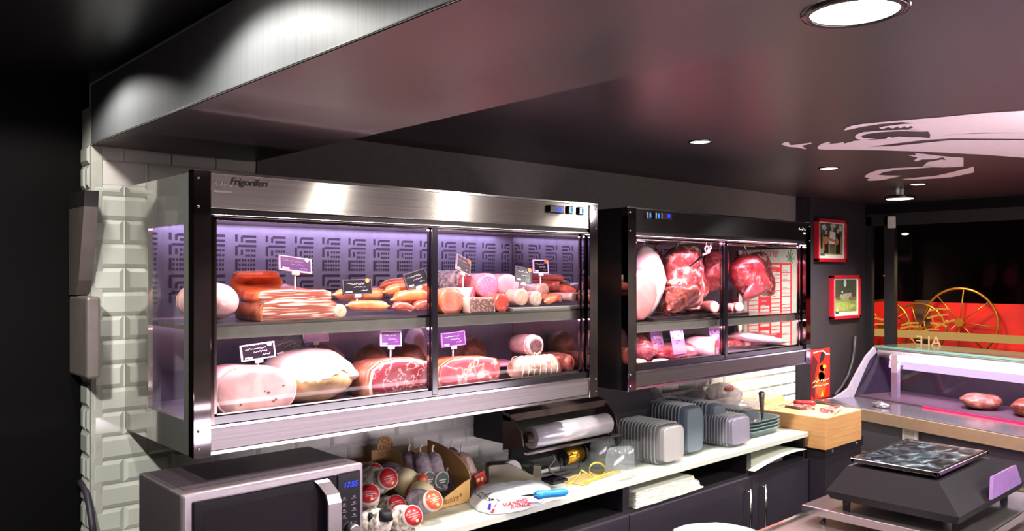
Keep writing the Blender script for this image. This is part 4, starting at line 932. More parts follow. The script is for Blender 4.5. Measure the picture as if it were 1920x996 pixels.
wrapped('sausage with a bright orange round label at the front right of the display', 806, 945, 20, 2.14, .10, labo, greymould, .25, seed=7, dk=.85)
wrapped('mottled sausage with scribbled red wrapping against the microwave', 697, 938, 22, 2.17, .12, labr, mould, .1, seed=8, ddir=(-.5, -.6, .6))
wrapped('white sausage with a half-hidden red label in the middle row', 741, 958, 20, 2.20, .10, labr, mould, .15, seed=9, ddir=(-.2, -.7, .7))
wrapped('white sausage with a red round label and red band, front middle', 768, 975, 22, 2.10, .11, labr, mould, .2, seed=10, band=True)
wrapped('white black-spotted sausage with a dark cap at the very front', 722, 984, 22, 2.08, .11, None, mould, .1, seed=11, cap=blackm)
wrapped('pale sausage end beside the microwave door frame, lowest left', 698, 982, 16, 2.11, .10, None, mould, .1, seed=12, cap=blackm)
def upright(label, u, v0, v1, rpx, Y, lean, disc, seed, mat=greymould, name='wrapped_sausage', group='wrapped sausages in the cardboard display', leany=.2):
    a, b_ = at(u, v1, Y=Y), at(u, v0, Y=Y); d = FW[0]*a.x+FW[1]*Y; r = rpx*1.22*d/FP; L = b_.z-a.z
    t = thing(name, label, 'sausage', (a.x, Y, a.z), 0, group); n = 14; rs = []
    for i in range(n+1):
        s = -1+2*i/n; k = max(.12, (1-abs(s)**7)**.5)*(1-.10*max(0, s)); zz = L*(s+1)/2
        rs.append([(lean*zz+r*k*math.cos(q*2*PI/24), leany*zz+r*k*math.sin(q*2*PI/24), zz) for q in range(24)])
    mk('skin', MB().rings(rs).jitter(r*.10, 20, seed), mat, t, world=False)
    mk('tied_end', MB().tube([(lean*L, leany*L, L*.97), (lean*L*1.03, leany*L, L+.012), (lean*L*1.05+.006, leany*L, L+.022)], [.005, .003, .005], 8), string, t, world=False)
    if disc:
        z = L*.36; cc = Vector((lean*z-.004, leany*z-r*1.0, z)); 
        mk('label_rim', MB().tube([cc+Vector((0, .012, 0)), cc+Vector((0, -.001, .0))], [r*.98, r*.9], 26), labw, t, world=False)
        mk('round_label', MB().tube([cc+Vector((0, .008, 0)), cc+Vector((0, -.0025, .0))], [r*.9, r*.82], 26), disc, t, world=False)
        mk('label_writing', MB().box(cc.x-r*.5, cc.x+r*.5, cc.y-.0035, cc.y-.002, cc.z-.001, cc.z+.0025).box(cc.x-r*.4, cc.x+r*.35, cc.y-.0035, cc.y-.002, cc.z-.009, cc.z-.006), labw, t, world=False)
    return t
upright('short grey sausage leaning left among the upright ones in the display', 778, 846, 900, 13, 2.38, -.12, None, 21)
upright('grey upright sausage with a dark green label, left of two', 800, 848, 925, 14, 2.33, -.05, labg, 22)
upright('grey upright sausage with a dark green label, right of two', 826, 848, 925, 14, 2.32, -.10, labg, 23)
upright('grey sausage lying low behind the front lip at the right', 842, 890, 925, 12, 2.36, 0, None, 24)
t = upright('dried sausage with a red label leaning beside the cardboard display', 896, 845, 918, 12, 2.36, -.38, None, 25, mat=meat('brown_dry_skin', [(.25, '6f5348'), (.5, 'a5877a'), (.8, 'cdb8ac')], 40, rough=.5), group=None)
z = .045; mk('red_label', MB().box(-.028, .024, -.04, -.028, .030, .078, .004).xform(Matrix.Rotation(-.30, 4, 'Y')), labr, t, world=False)
mk('label_writing', MB().ball((-.018, -.041, .055), (.010, .002, .009), 2).ball((.000, -.041, .05), (.009, .002, .009), 2).xform(Matrix.Rotation(-.30, 4, 'Y')), goldc, t, world=False)
t = upright('dried sausage half hidden behind the one with the red label', 876, 838, 930, 11, 2.42, -.25, None, 26, group=None)

# ------------------------------------------------------------------ tape dispenser, bag, knife, ribbon
p0, p1 = at(917, 912, Z=ZK), at(1015, 905, Z=ZK)
t = thing('tape_dispenser', 'taupe desk tape dispenser with a white roll behind the plastic bag', 'tape dispenser', (p0.x, p0.y, ZK), math.atan2(p1.y-p0.y, p1.x-p0.x))
Lw = (p1-p0).length; tp = plain('taupe_plastic', '8e8674', .45)
prof = [(0, 0), (Lw, 0), (Lw, .062), (Lw*.86, .066), (Lw*.84, .03), (Lw*.78, .036), (Lw*.45, .075), (Lw*.40, .080), (Lw*.05, .080), (0, .075)]
mk('body', MB().prism([(x, 0, z) for x, z in prof], (0, .014, 0)).prism([(x, .05, z) for x, z in prof], (0, .014, 0)).box(.0, Lw*.40, .012, .052, 0, .07).box(Lw*.40, Lw*.99, .012, .052, 0, .028).box(Lw*.86, Lw, .0, .064, .02, .064), tp, t, world=False)
mk('tape_roll', MB().tube([(Lw*.48, .018, .055), (Lw*.48, .046, .055)], .034, 28), plain('tape_white', 'd9d6d0', .3), t, world=False)
mk('cutter', MB().box(Lw*.84, Lw*.87, .012, .052, .062, .068), chrome2, t, world=False)
# plastic bag: a crumpled sheet lying on the worktop
bagm = pane('white_bag_film', (.95, .95, .96), 1.3, .93, (.88, .89, .92), .25)
ub, vb = [at(u, v, Z=ZK) for u, v in [(875, 940), (1035, 918), (1010, 955), (905, 968)]], 0
outl = [at(u, v, Z=ZK) for u, v in [(876, 935), (888, 923), (930, 921), (955, 914), (1000, 914), (1030, 912), (1034, 922), (1025, 935), (1010, 948), (985, 957), (950, 964), (920, 966), (896, 960), (882, 948)]]
c0 = sum(outl, Vector())/len(outl); rs = []
for k, h in [(1, .002), (.985, .009), (.93, .018), (.8, .030), (.6, .042), (.4, .046), (.2, .046), (.05, .046)]:
    rs.append([c0+(q-c0)*k+Vector((0, 0, h+(.010*noise.noise(Vector((i*1.3, k*5, 2)))+.004*noise.noise(Vector((i*4, k*13, 7))) if k < .95 else 0))) for i, q in enumerate([outl[j//3].lerp(outl[(j//3+1) % len(outl)], (j % 3)/3) for j in range(len(outl)*3)])])
t = thing('plastic_bag', 'crumpled white plastic bag printed with red words and a flag, lying on the worktop', 'bag', (c0.x, c0.y, ZK))
mk('film', MB().rings(rs, False, True), plain('bag_white', 'c4c3cc', .35, coat=.2), t)
from mathutils.bvhtree import BVHTree
fo = [o for o in kids(t)][0]; bvh = BVHTree.FromPolygons([v.co+t.location for v in fo.data.vertices], [p.vertices[:] for p in fo.data.polygons])
def on_bag(u, v, h=.005):
    d = ray(u, v).normalized(); hit = bvh.ray_cast(Vector((0, 0, 0)), d)
    return (hit[0] if hit[0] is not None else at(u, v, Z=ZK+.02))-d*h
def bagtext(txt, u0, v0, u1, v1, hpx, shear=0):
    m = MB().text(txt, 1, Matrix.Identity(4), 0, shear, 'LEFT', .025); xs = [v.co.x for v in m.bm.verts]; ys = [v.co.y for v in m.bm.verts]; xa, xb, ya, yb_ = min(xs), max(xs), min(ys), max(ys)
    bmesh.ops.triangulate(m.bm, faces=m.bm.faces[:]); bmesh.ops.subdivide_edges(m.bm, edges=m.bm.edges[:], cuts=1)
    for v in m.bm.verts:
        s, q = (v.co.x-xa)/(xb-xa), (v.co.y-ya)/(yb_-ya); v.co = on_bag(u0+(u1-u0)*s+q*hpx*.12, v0+(v1-v0)*s-q*hpx, .006)
    return m
redi = plain('bag_red', 'd3152f', .4)
mk('red_words', bagtext('VIANDES', 941, 952, 989, 941, 8), redi, t, normals=False)
mk('red_words', bagtext('RANCE', 958, 955, 995, 948, 8), redi, t, normals=False)
def bagpoly(uv, mat, nm):
    m = MB(); m._f([m.bm.verts.new(on_bag(u, v)) for u, v in uv]); return mk(nm, m, mat, t)
bagpoly([(931, 943), (936, 941), (925, 962), (919, 962)], redi, 'flag_stripe')
bagpoly([(917, 944), (921, 944), (920, 957), (914, 954)], plain('bag_blue', '2a2a9a', .4), 'flag_stripe')
m = MB(); rd = random.Random(5)
for k in range(26):
    u, v = 893+rd.uniform(0, 42), 923+rd.uniform(0, 14)
    if abs((u-893)/42-(v-921)/20) < .5: m.tube([on_bag(u, v), on_bag(u+rd.uniform(-5, 6), v+rd.uniform(-3, 4)), on_bag(u+rd.uniform(-2, 10), v+rd.uniform(-1, 5))], .0009, 4)
mk('black_sketch', m, dark_ink, t)
# blue knife
a, b_ = at(1003, 932, Z=ZK+.04), at(1063, 926, Z=ZK+.02); ax = (b_-a).normalized()
t = thing('butcher_knife', 'knife with a bright blue plastic handle lying on the white bag', 'knife', ((a.x+b_.x)/2, (a.y+b_.y)/2, ZK))
n = 10; pts = [a.lerp(b_, i/n) for i in range(n+1)]
mk('handle', MB().tube([p+Vector((0, 0, .006)) for p in pts], [.010, .0165, .0155, .014, .0135, .0135, .014, .0145, .0145, .0135, .008], 14), plain('blue_handle', '1f86dc', .35, coat=.2), t)
s1 = Vector((-ax.y, ax.x, 0)); q = a+Vector((0, 0, .006))
mk('blade', MB().prism([q+s1*.012, q-s1*.012, q-ax*.02-s1*.012, q-ax*.07+s1*.004, q-ax*.02+s1*.012], (0, 0, .002)), chrome2, t)
# ribbon spool on its wire stand
a, b_ = at(1056, 858, Y=2.28), at(1087, 848, Y=2.28); ax = (b_-a).normalized()
t = thing('ribbon_spool', 'spool of shiny gold ribbon with black flanges on a bent metal stand', 'ribbon spool', ((a.x+b_.x)/2, 2.28, ZK))
r = 16*(FW[0]*a.x+FW[1]*2.28)/FP
mk('gold_ribbon', MB().tube([a, b_], r*.95, 32), plain('gold_foil', 'd9a93e', .18, .9), t)
mk('flange', MB().tube([a-ax*.004, a], r*.97, 32), gblack, t); mk('flange', MB().tube([b_, b_+ax*.006], r*1.25, 32), gblack, t)
k0 = at(1035, 893, Z=ZK); k1 = at(1090, 880, Z=ZK)
mk('wire_stand', MB().tube([at(1037, 852, Y=2.25), at(1040, 862, Y=2.25), at(1030, 874, Y=2.25), at(1030, 884, Y=2.25), at(1042, 890, Y=2.25), at(1085, 878, Y=2.26), b_+Vector((.012, 0, -.03)), b_+ax*.01], .0045, 8).tube([a-ax*.01, a-ax*.014+Vector((0, 0, -.05)), at(1030, 884, Y=2.25)], .0035, 8), plain('grey_wire', '5d5660', .35, .5), t)
mk('stand_foot', MB().box(at(1020, 886, Y=2.25).x, at(1048, 886, Y=2.25).x, 2.20, 2.28, ZK, ZK+.014, .003), gblack, t)
goldr = plain('gold_curl', 'd8bb4e', .25, .6)
def ribbon(uv, w_, label, Y=None, zoff=0):
    m = MB(); pts = [at(u, v, Y=y) for u, v, y in uv]; rs = []
    for p in pts: rs.append([p+Vector((0, 0, w_/2)), p-Vector((0, .0, w_/2)), p-Vector((0, -.001, w_/2)), p+Vector((0, .001, w_/2))])
    return tag(mk('ribbon_curl', m.rings(rs, smooth=True), goldr), label, 'ribbon')
ribbon([(1062, 910, 2.12), (1075, 904, 2.12), (1085, 893, 2.13), (1090, 882, 2.14), (1097, 886, 2.14), (1104, 892, 2.13), (1110, 888, 2.12)]+[(1120+15*math.cos(a), 881+13*math.sin(a)*1.0, 2.12) for a in [PI*.85+k*2*PI/22*.95 for k in range(22)]], .008, 'gold ribbon curled into a round loop in front of the clear tubs')
ribbon([(1095, 905, 2.10), (1110, 900, 2.10), (1130, 893, 2.10), (1150, 886, 2.11), (1160, 884, 2.12)], .012, 'flat length of gold ribbon lying in front of the clear tubs')
p = [at(u, v, Z=ZK) for u, v in [(1053, 905), (1095, 912), (1165, 886), (1150, 878), (1075, 893)]]
mk('paper_sheet', MB().prism(p, (0, 0, .004)).jitter(.003, 12, 3), plain('kraft_paper', 'b5a069', .6), label='tan paper offcut under the gold ribbon', cat='paper')
p = [at(u, v, Z=ZK) for u, v in [(1100, 920), (1106, 906), (1170, 888), (1176, 894)]]
mk('paper_sheet', MB().prism(p, (0, 0, .003)), plain('note_paper', 'eae4e6', .6), label='white paper sheet near the worktop edge before the clear tubs', cat='paper')
# black roll box on the wall with its film dispenser
mk('wall_box', MB().box(2.15, 3.02, 2.33, YW-.013, -.675, -.40, .003), blackm, label='black box mounted on the dark pillar under the long cabinet', cat='box')
t = thing('film_dispenser', 'metal cling film dispenser with a shiny roll on the black wall box', 'film dispenser', (2.4, 2.26, -.68))
qa, qb = at(997, 820, Y=2.22), at(1138, 795, Y=2.22)
r = 21*(FW[0]*qa.x+FW[1]*2.22)/FP
brn = plain('brown_metal', '5a4a46', .3, .7)
zt = at(1060, 786, Y=2.28).z
mk('hood', MB().prism([(qa.x-.05, y, z) for y, z in [(2.33, zt+.060), (2.285, zt+.052), (2.280, zt+.026), (2.33, zt+.026)]], (qb.x-qa.x+.12, 0, 0)), brn, t)
for x in (qa.x-.05, qb.x+.06): mk('bracket', MB().prism([(x, y, z) for y, z in [(2.33, zt+.05), (2.27, zt+.035), (2.225, zt-.01), (2.215, zt-.06), (2.33, zt-.09)]], (.006, 0, 0)), brn, t)
zr = (qa.z+qb.z)/2
mk('film_roll', MB().tube([(qa.x, 2.225, zr), (qb.x, 2.225, zr)], r, 32), plain('silver_film', 'd8d3da', .26, .5), t)
mk('roll_core', MB().tube([(qa.x-.03, 2.225, zr), (qb.x+.03, 2.225, zr)], r*.45, 20), brn, t)
mk('cutting_edge', MB().box(qa.x-.045, qb.x+.06, 2.195, 2.215, zr-r-.014, zr-r-.006), chrome2, t)

# ------------------------------------------------------------------ clear plastic tubs and tray stacks
clr = pane('clear_plastic', (.95, .97, .97), 1.5, .10, (.75, .78, .78), .08)
def blk(hz, col): return pane('tray_plastic_%d_%d' % (hz*100, col[2]*1000), (.86, .89, .91), 1.5, hz, col, .1)
def tub_mb(w_, h, dp, th=.0, taper=.93):
    """open rounded tub, its base towards -y, rim flange at y = dp"""
    def rr(k, y, e=0): return [((w_/2*k+e)*math.copysign(abs(math.cos(a))**.30, math.cos(a)), y, h/2+(h/2*k+e)*math.copysign(abs(math.sin(a))**.30, math.sin(a))) for a in [q*2*PI/40+.001 for q in range(40)]]
    m = MB(); m.mi = 2; m.rings([rr(taper*.2, 0), rr(taper*.93, 0)], True, False, smooth=False); m.rings([rr(taper*.93, 0), rr(taper*.965, dp*.09)], False, False, smooth=False); m.mi = 0; m.rings([rr(taper*.965, dp*.09), rr(taper, dp*.2), rr(1, dp*.95)], False, False)
    m.mi = 1; m.rings([rr(1, dp*.93), rr(1, dp*.90, .0045), rr(1, dp, .0045), rr(1, dp)], False, False, smooth=False); return m
def stack(label, u0, u1, v0, v1, Yf, Yb, n, mat, group, dp=.045, name='plastic_tray', yaw=0, lean=0):
    x0, x1, zt, zb = frame_px(u0, u1, v0, v1, Yf); h = zt-ZK; w_ = x1-x0
    st = (Yb-Yf-dp)/max(1, n-1)
    first = None
    for i in range(n):
        loc = ((x0+x1)/2-yaw*i*st, Yf+i*st, ZK)
        if first is None:
            first = mk(name, tub_mb(w_, h-.006, dp).xform(Matrix.Translation((0, 0, .006))), [mat, rimp, basep['g' if mat is greyp else 'b' if mat is bluep else 'l']], world=False); first.location = loc; tag(first, label, 'plastic tray', group)
            if lean: first.rotation_euler = (lean, 0, 0)
        else: dup(first, loc)
basep = {n_: pane('tray_base_'+n_, (.9, .9, .92), 1.5, .6, c_, .1) for n_, c_ in [('g', (.50, .47, .46)), ('b', (.20, .25, .29)), ('l', (.36, .32, .41))]}
rimp = pane('tray_rim', (.9, .9, .92), 1.5, .42, (.60, .60, .63), .1)
greyp, bluep, lilp = blk(.28, (.34, .32, .31)), blk(.34, (.16, .20, .25)), blk(.34, (.26, .23, .31))
stack('clear grey plastic tray nested in the low front row of the tray stacks', 1243, 1285, 797, 868, 2.09, 2.33, 12, greyp, 'grey trays in the low front row')
stack('clear grey plastic tray in the row left behind the low front one', 1200, 1226, 795, 858, 2.24, 2.42, 9, greyp, 'grey trays in the row left behind')
stack('tall bluish plastic tray nested in the row right of the low grey one', 1288, 1320, 762, 858, 2.13, 2.36, 11, bluep, 'tall bluish trays')
stack('tall grey-blue plastic tray in the second tall row from the right', 1338, 1362, 757, 838, 2.19, 2.44, 11, bluep, 'grey-blue trays in the second tall row')
stack('small lilac plastic lid in the leaning row at the right of the tubs', 1372, 1408, 781, 844, 2.09, 2.26, 10, lilp, 'small lilac lids', dp=.03)
stack('bluish plastic tray in the back row below the black cabinet', 1240, 1282, 748, 800, 2.38, 2.52, 7, bluep, 'bluish trays in the back row')
stack('bluish plastic tub behind the lilac lids beside the knife steel', 1396, 1424, 768, 806, 2.22, 2.40, 8, bluep, 'bluish tubs behind the lilac lids')
for i, (u0, u1, v0, v1, Y, lab) in enumerate([(1138, 1186, 838, 898, 2.10, 'clear rounded plastic tub standing at the front of the worktop, nearest the gold ribbon'), (1165, 1197, 824, 890, 2.24, 'clear plastic tub directly left of the low grey tray row'),
                                              (1110, 1150, 822, 880, 2.28, 'clear plastic tub right behind the gold ribbon loop'), (1150, 1180, 818, 872, 2.36, 'clear plastic tub at the back, under the right end of the film dispenser')]):
    x0, x1, zt, zb = frame_px(u0, u1, v0, v1, Y)
    o = mk('clear_tub', MB().lathe([(.001, 0), (.44, 0), (.5, .04), (.5, .15), (.47, .8), (.43, .93), (.34, 1.0), (.001, 1.0)], seg=40), clr, world=False, label=lab, cat='plastic tub')
    for v in o.data.vertices: v.co = Vector((v.co.x*(x1-x0), v.co.y*.09, v.co.z*(zt-ZK)))
    o.location = ((x0+x1)/2, Y, ZK)
# film-wrapped bundles at the back
film = pane('wrap_film', (.8, .82, .86), 1.5, .5, (.26, .25, .31), .15)
for i, (u0, u1, v0, v1, Y, m_, lab) in enumerate([(1186, 1250, 730, 800, 2.47, film, 'dark film-wrapped bundle of trays against the pillar, behind the tray rows'), (1262, 1335, 735, 800, 2.46, film, 'film-wrapped bundle of trays at the back under the black cabinet'),
                                                 (1318, 1384, 718, 770, 2.49, pane('wrap_film_warm', (.9, .85, .85), 1.5, .55, (.46, .40, .44), .15), 'highest film bag with a reddish print, back row below the black cabinet'), (1370, 1428, 748, 800, 2.42, pane('wrap_film_pale', (.9, .9, .9), 1.5, .5, (.55, .50, .50), .15), 'pale crumpled film bag in front of the white tiles')]):
    x0, x1, zt, zb = frame_px(u0, u1, v0, v1, Y); cx = (x0+x1)/2; hh = zt-ZK
    t = thing('wrapped_bundle', lab, 'plastic bag', (cx, Y, ZK))
    mk('film', MB().ball((0, 0, hh*.5), ((x1-x0)*.52, .055, hh*.5), 4, .14, 9, flat=.95, seed=i+2).jitter(.006, 22, i), m_, t, world=False)
    m = MB()
    for k in range(4): m.box(-(x1-x0)*.36, (x1-x0)*.36, -.03, .03, hh*(.08+.19*k), hh*(.10+.19*k))
    mk('trays_inside', m, blk(.6, (.40, .42, .48)), t, world=False)
    if i == 2: mk('red_print', MB().ball((.03, -.035, hh*.86), (.05, .012, .018), 3, .2), plain('faded_red', 'b5604c', .5), t, world=False)
# flat tray stack near the wooden block
x0, x1 = 3.56, 3.90
for i in range(4):
    m = MB(); z = ZK+.002+i*.0165
    rr = lambda k, zz: [(3.73+.165*k*math.copysign(abs(math.cos(a))**.35, math.cos(a)), 2.26+.115*k*math.copysign(abs(math.sin(a))**.35, math.sin(a)), zz) for a in [q*2*PI/40 for q in range(40)]]
    m.rings([rr(.2, z), rr(.9, z), rr(.95, z+.026), rr(1, z+.026), rr(1, z+.031), rr(.93, z+.030), rr(.88, z+.006), rr(.2, z+.005)], True, True)
    mk('flat_tray', m, blk(.55, (.30, .40, .43)), label=['bluish flat tray at the bottom of the pile beside the wooden block', 'second bluish flat tray from the bottom beside the wooden block', 'second bluish flat tray from the top beside the wooden block', 'topmost bluish flat tray with red scraps beside the wooden block'][i], cat='plastic tray', group='flat trays beside the wooden block')
mk('meat_scrap', MB().ball((3.74, 2.24, ZK+.062), (.05, .03, .008), 3, .3, 8, flat=.6), beeff, label='red printed scrap lying in the topmost flat tray', cat='meat')
# upright steel with metal handle
a, b_ = at(1429, 776, Y=2.22), at(1428, 734, Y=2.22)
t = thing('sharpening_steel', 'steel-handled tool standing upright between the trays and the wooden block', 'kitchen tool', (a.x, 2.22, ZK))
mk('handle', MB().tube([a, a.lerp(b_, .3), a.lerp(b_, .75), b_-Vector((0, 0, .008)), b_], [.009, .011, .015, .0165, .010], 16), plain('worn_steel', '9a8d8c', .3, .8), t)
mk('shaft', MB().tube([(a.x-.012, 2.21, ZK), a], [.006, .007], 10), chrome2, t)

# ------------------------------------------------------------------ butcher's block
t = thing('butcher_block', 'thick maple butcher block on a black stand at the end of the worktop', 'chopping block', (4.18, 2.16, -H))
def wood(name, c1, c2, sc=(2, 2, 40)):
    if name in MATS: return MATS[name]
    q = NT(name); n = q.add('ShaderNodeTexNoise', Scale=1.5, Detail=5.0, Distortion=1.2); q.link(q.coords('Object', sc), n.inputs['Vector'])
    q.bsdf(q.ramp(n.outputs['Fac'], [(.3, c1), (.7, c2)]), .5); MATS[name] = q.m; return q.m
mk('block', MB().box(3.985, 4.40, 1.965, 2.40, -.905, -.742, .003), wood('maple_side', 'b98352', 'd09c66'), t)
mk('worn_top', MB().box(3.99, 4.396, 1.97, 2.396, -.7425, -.7405), wood('maple_top', 'c9a06a', 'e6c692', (6, 30, 6)), t)
mk('stand', MB().box(4.0, 4.42, 1.975, 2.42, -H, -.906), plain('stand_black', '26212a', .4), t)
mk('steel_lip', MB().prism([(x, 1.968, z) for x, z in [(3.99, -.94), (3.99, -.905), (4.08, -.905), (4.085, -.895), (4.32, -.895), (4.325, -.885), (4.425, -.885), (4.425, -.94)]], (0, .005, 0)), plain('dark_lip', '3b3440', .25, .7), t)
m = MB()
for x in (4.06, 4.34): mk('bolt', MB().ball((x, 1.965, -.918), (.008, .005, .008), 2), chrome2, t)
mk('chopping_board', MB().box(4.0, 4.38, 2.41, 2.56, -.80, -.715, .004), wood('pale_board', 'd3b070', 'ecd29a', (6, 30, 6)), label='pale wooden board leaning behind the butcher block by the tiles', cat='chopping board')
a, b_ = at(1488, 755, Z=-.722), at(1530, 757, Z=-.722); ax = (b_-a).normalized()
t = thing('boning_knife', 'long knife with a red handle lying across the butcher block', 'knife', (a.x, a.y, -.738))
mk('handle', MB().tube([a.lerp(b_, i/8) for i in range(9)], [.011, .016, .014, .013, .014, .015, .016, .015, .007], 14), plain('red_handle', 'b3262c', .4), t)
q = at(1440, 766, Z=-.728); s1 = Vector((-ax.y, ax.x, 0))
mk('blade', MB().prism([a+s1*.010, a-s1*.014, q-s1*.002, q+s1*.003], (0, 0, .003)), chrome2, t)
def packet(label, uv, mat, strip=None):
    t = thing('meat_packet', label, 'packet', (*at(*uv[0], Z=-.74).xy, -.739))
    mk('wrapper', MB().prism([at(u, v, Z=-.739) for u, v in uv], (0, 0, .012)).jitter(.003, 20, len(label)), mat, t)
    if strip: mk('pale_strip', MB().prism([at(u, v, Z=-.727) for u, v in strip], (0, 0, .006)), plain('yellow_strip', 'd8d2a0', .5), t)
pk = meat('packet_print', [(.3, '4a2630'), (.5, '8a4a50'), (.7, 'd6c4c0')], 40, rough=.25, bump=0)
packet('flat dark red printed packet under the red-handled knife', [(1472, 764), (1495, 761), (1520, 764), (1528, 768), (1500, 768)], pk)
packet('small crumpled packet with pale edges at the right of the butcher block', [(1537, 770), (1556, 765), (1574, 764), (1580, 766), (1562, 774), (1542, 774)], pk, [(1563, 773), (1566, 774), (1580, 765), (1577, 764)])

# ------------------------------------------------------------------ price board, framed photographs, poster on the back wall
t = thing('price_board', 'red and white price board on the tiled wall, seen through the black cabinet', 'notice board', (4.55, YW-.01, -.52))
yb = YW-.0092
mk('board', MB().box(4.20, 4.82, yb, yb+.008, -.55, .19), plain('board_paper', '98958c', .5), t)
x0_, x1_, z0_, z1_ = 4.24, 4.755, -.50, .065
def bp(mb, fx0, fx1, fz0, fz1, y): return mb.box(x0_+(x1_-x0_)*fx0, x0_+(x1_-x0_)*fx1, y, yb, z1_-(z1_-z0_)*fz1, z1_-(z1_-z0_)*fz0)
m = MB(); bp(m, 0, 1, 0, 1, yb-.0006); mk('red_table', m, redp, t)
m = MB(); rd = random.Random(8); tx = MB()
for c_ in range(4):
    z = .02
    while z < .95:
        hh = rd.choice([.035, .045, .09]); 
        if rd.random() < .75 or c_ == 3: bp(m, .03+c_*.245, .03+c_*.245+.2, z, min(.98, z+hh-.008), yb-.0012)
        z += hh
    for k in range(20): 
        if rd.random() < .6: bp(tx, .05+c_*.245, .05+c_*.245+rd.uniform(.06, .14), .035+k*.046, .045+k*.046, yb-.0018)
mk('price_cells', m, plain('cell_white', 'a8a49c', .5), t)
mk('small_lettering', tx, plain('cell_grey_text', '8b7f80', .5), t)
p = at(1452, 477, Y=yb); mk('red_title', MB().text('serie', .085, put(p.x-.05, yb-.001, p.z+.01), shear=.3), plain('title_red', 'a03038', .5), t)
m = MB()
for k in range(9): m.tube([(4.74, yb-.001, .085), (4.74+.05*math.cos(k*.75), yb-.001, .105+.045*math.sin(k*.75))], .004, 5)
mk('green_sprig', m, plain('sprig_green', '5f7a55', .6), t)
def framed(name, label, x0, x1, z0, z1, prints):
    y = YW-.013; t = thing(name, label, 'picture', ((x0+x1)/2, y, z0))
    e = .022
    mk('red_frame', MB().box(x0, x1, y-.03, y, z0, z0+e, .002).box(x0, x1, y-.03, y, z1-e, z1, .002).box(x0, x0+e, y-.03, y, z0, z1, .002).box(x1-e, x1, y-.03, y, z0, z1, .002), plain('frame_red', 'c01a2c', .3, coat=.4), t)
    mk('paper_mount', MB().box(x0+e*.6, x1-e*.6, y-.020, y-.004, z0+e*.6, z1-e*.6), plain('mount_white', 'eeeae2', .5), t)
    pm = [plain('print_'+c, c, .45, vary=.25, vscale=40) for c, _ in prints]; m = MB()
    for i, (c, polys) in enumerate(prints):
        m.mi = i
        for p in polys: m.prism([(x0+(x1-x0)*a, y-.0206-i*.0002, z0+(z1-z0)*b_) for a, b_ in p], (0, .0002, 0))
    mk('photo_print', m, pm, t); return t
def ell(cx, cz, rx, rz, n=14): return [(cx+rx*math.cos(k*2*PI/n), cz+rz*math.sin(k*2*PI/n)) for k in range(n)]
R4 = lambda a, b_, c, d: [(a, c), (b_, c), (b_, d), (a, d)]
framed('framed_photo', 'upper red-framed photo of three people standing in a field', 5.035, 5.45, .078, .362,
  [('8f8a5a', [R4(.12, .88, .17, .9)]), ('4a5340', [R4(.12, .88, .6, .9)]), ('b8c4c0', [ell(.25, .8, .08, .07), ell(.55, .85, .1, .05), ell(.8, .8, .06, .08)]),
   ('2a2024', [R4(.13, .19, .3, .62), [(.22, .2), (.40, .2), (.38, .62), (.26, .62)], [(.64, .19), (.80, .19), (.80, .66), (.66, .66)]]), ('b03038', [R4(.24, .28, .25, .55)]),
   ('f0ece4', [[(.42, .42), (.62, .42), (.63, .70), (.44, .72)]]), ('6b5a44', [R4(.44, .61, .2, .42)]), ('c98a5a', [ell(.31, .5, .08, .09), ell(.67, .48, .07, .08), [(.4, .5), (.62, .46), (.62, .52), (.42, .56)]]),
   ('d8b090', [ell(.31, .68, .04, .05), ell(.52, .77, .045, .055), ell(.71, .73, .04, .05)]), ('35564a', [R4(.12, .26, .14, .19)])])
framed('framed_photo', 'lower red-framed photo of a green meadow below dark trees', 5.245, 5.665, -.31, -.012,
  [('3a4032', [R4(.12, .88, .16, .9)]), ('7d8a4c', [R4(.12, .88, .16, .48)]), ('98a45a', [[(.14, .2), (.6, .18), (.86, .3), (.4, .4), (.14, .38)]]), ('8d8a7c', [[(.25, .48), (.7, .48), (.68, .6), (.3, .56)]]), ('a8b0ac', [ell(.46, .82, .05, .09), ell(.36, .62, .03, .03)]), ('6a5a48', [R4(.14, .3, .44, .5), R4(.6, .86, .42, .5)]), ('2f4a44', [R4(.12, .24, .13, .18)]), ('dcdcd4', [[(.15, .18), (.21, .18), (.18, .27)]])])
a, b_, c_, d_ = [at(u, v, Y=2.545) for u, v in [(1526, 656), (1556, 656), (1551, 746), (1521, 746)]]
t = thing('rooster_poster', 'narrow red poster with an orange rooster in the corner beside the glass counter', 'poster', ((c_.x+d_.x)/2, 2.545, ZK))
P_ = lambda fx, fz: (d_.x+(b_.x-d_.x+.0)*fx, 2.545, ZK+(a.z-ZK)*fz)
mk('sheet', MB().prism([P_(0, 0), P_(1, 0), P_(1, 1), P_(0, 1)], (0, .004, 0)), plain('poster_red', 'cf2a1c', .4, vary=.2, vscale=8), t)
def pp(polys, mat, nm, y):
    m = MB()
    for p in polys: m.prism([Vector(P_(x, z))+Vector((0, -y, 0)) for x, z in p], (0, .0005, 0))
    mk(nm, m, mat, t)
pp([[(.0, .1), (.2, .0), (.2, .5), (.35, .75), (.1, .9), (.0, .8)]], plain('poster_dark', '5a1016', .5), 'dark_area', .0006)
pp([ell(.5, .28, .30, .26), ell(.55, .5, .18, .18), ell(.58, .62, .13, .08)], plain('poster_orange', 'ef5a22', .4), 'rooster', .0012)
pp([ell(.7, .63, .10, .04), [(.5, .06), (.6, .16), (.62, .08), (.68, .02), (.6, .04), (.52, .02)]], plain('poster_yellow', 'f6c03c', .4), 'yellow_detail', .0018)
pp([[(.42, .7), (.66, .78), (.72, .88), (.6, .95), (.5, .9)]], dark_ink, 'black_shape', .0018)
pp([[(.1, .92), (.4, .95), (.6, .94), (.8, .86), (.98, .86), (.98, .88), (.82, .89), (.6, .97), (.1, .95)]], plain('poster_white', 'f4e6e6', .4), 'white_stroke', .0024)
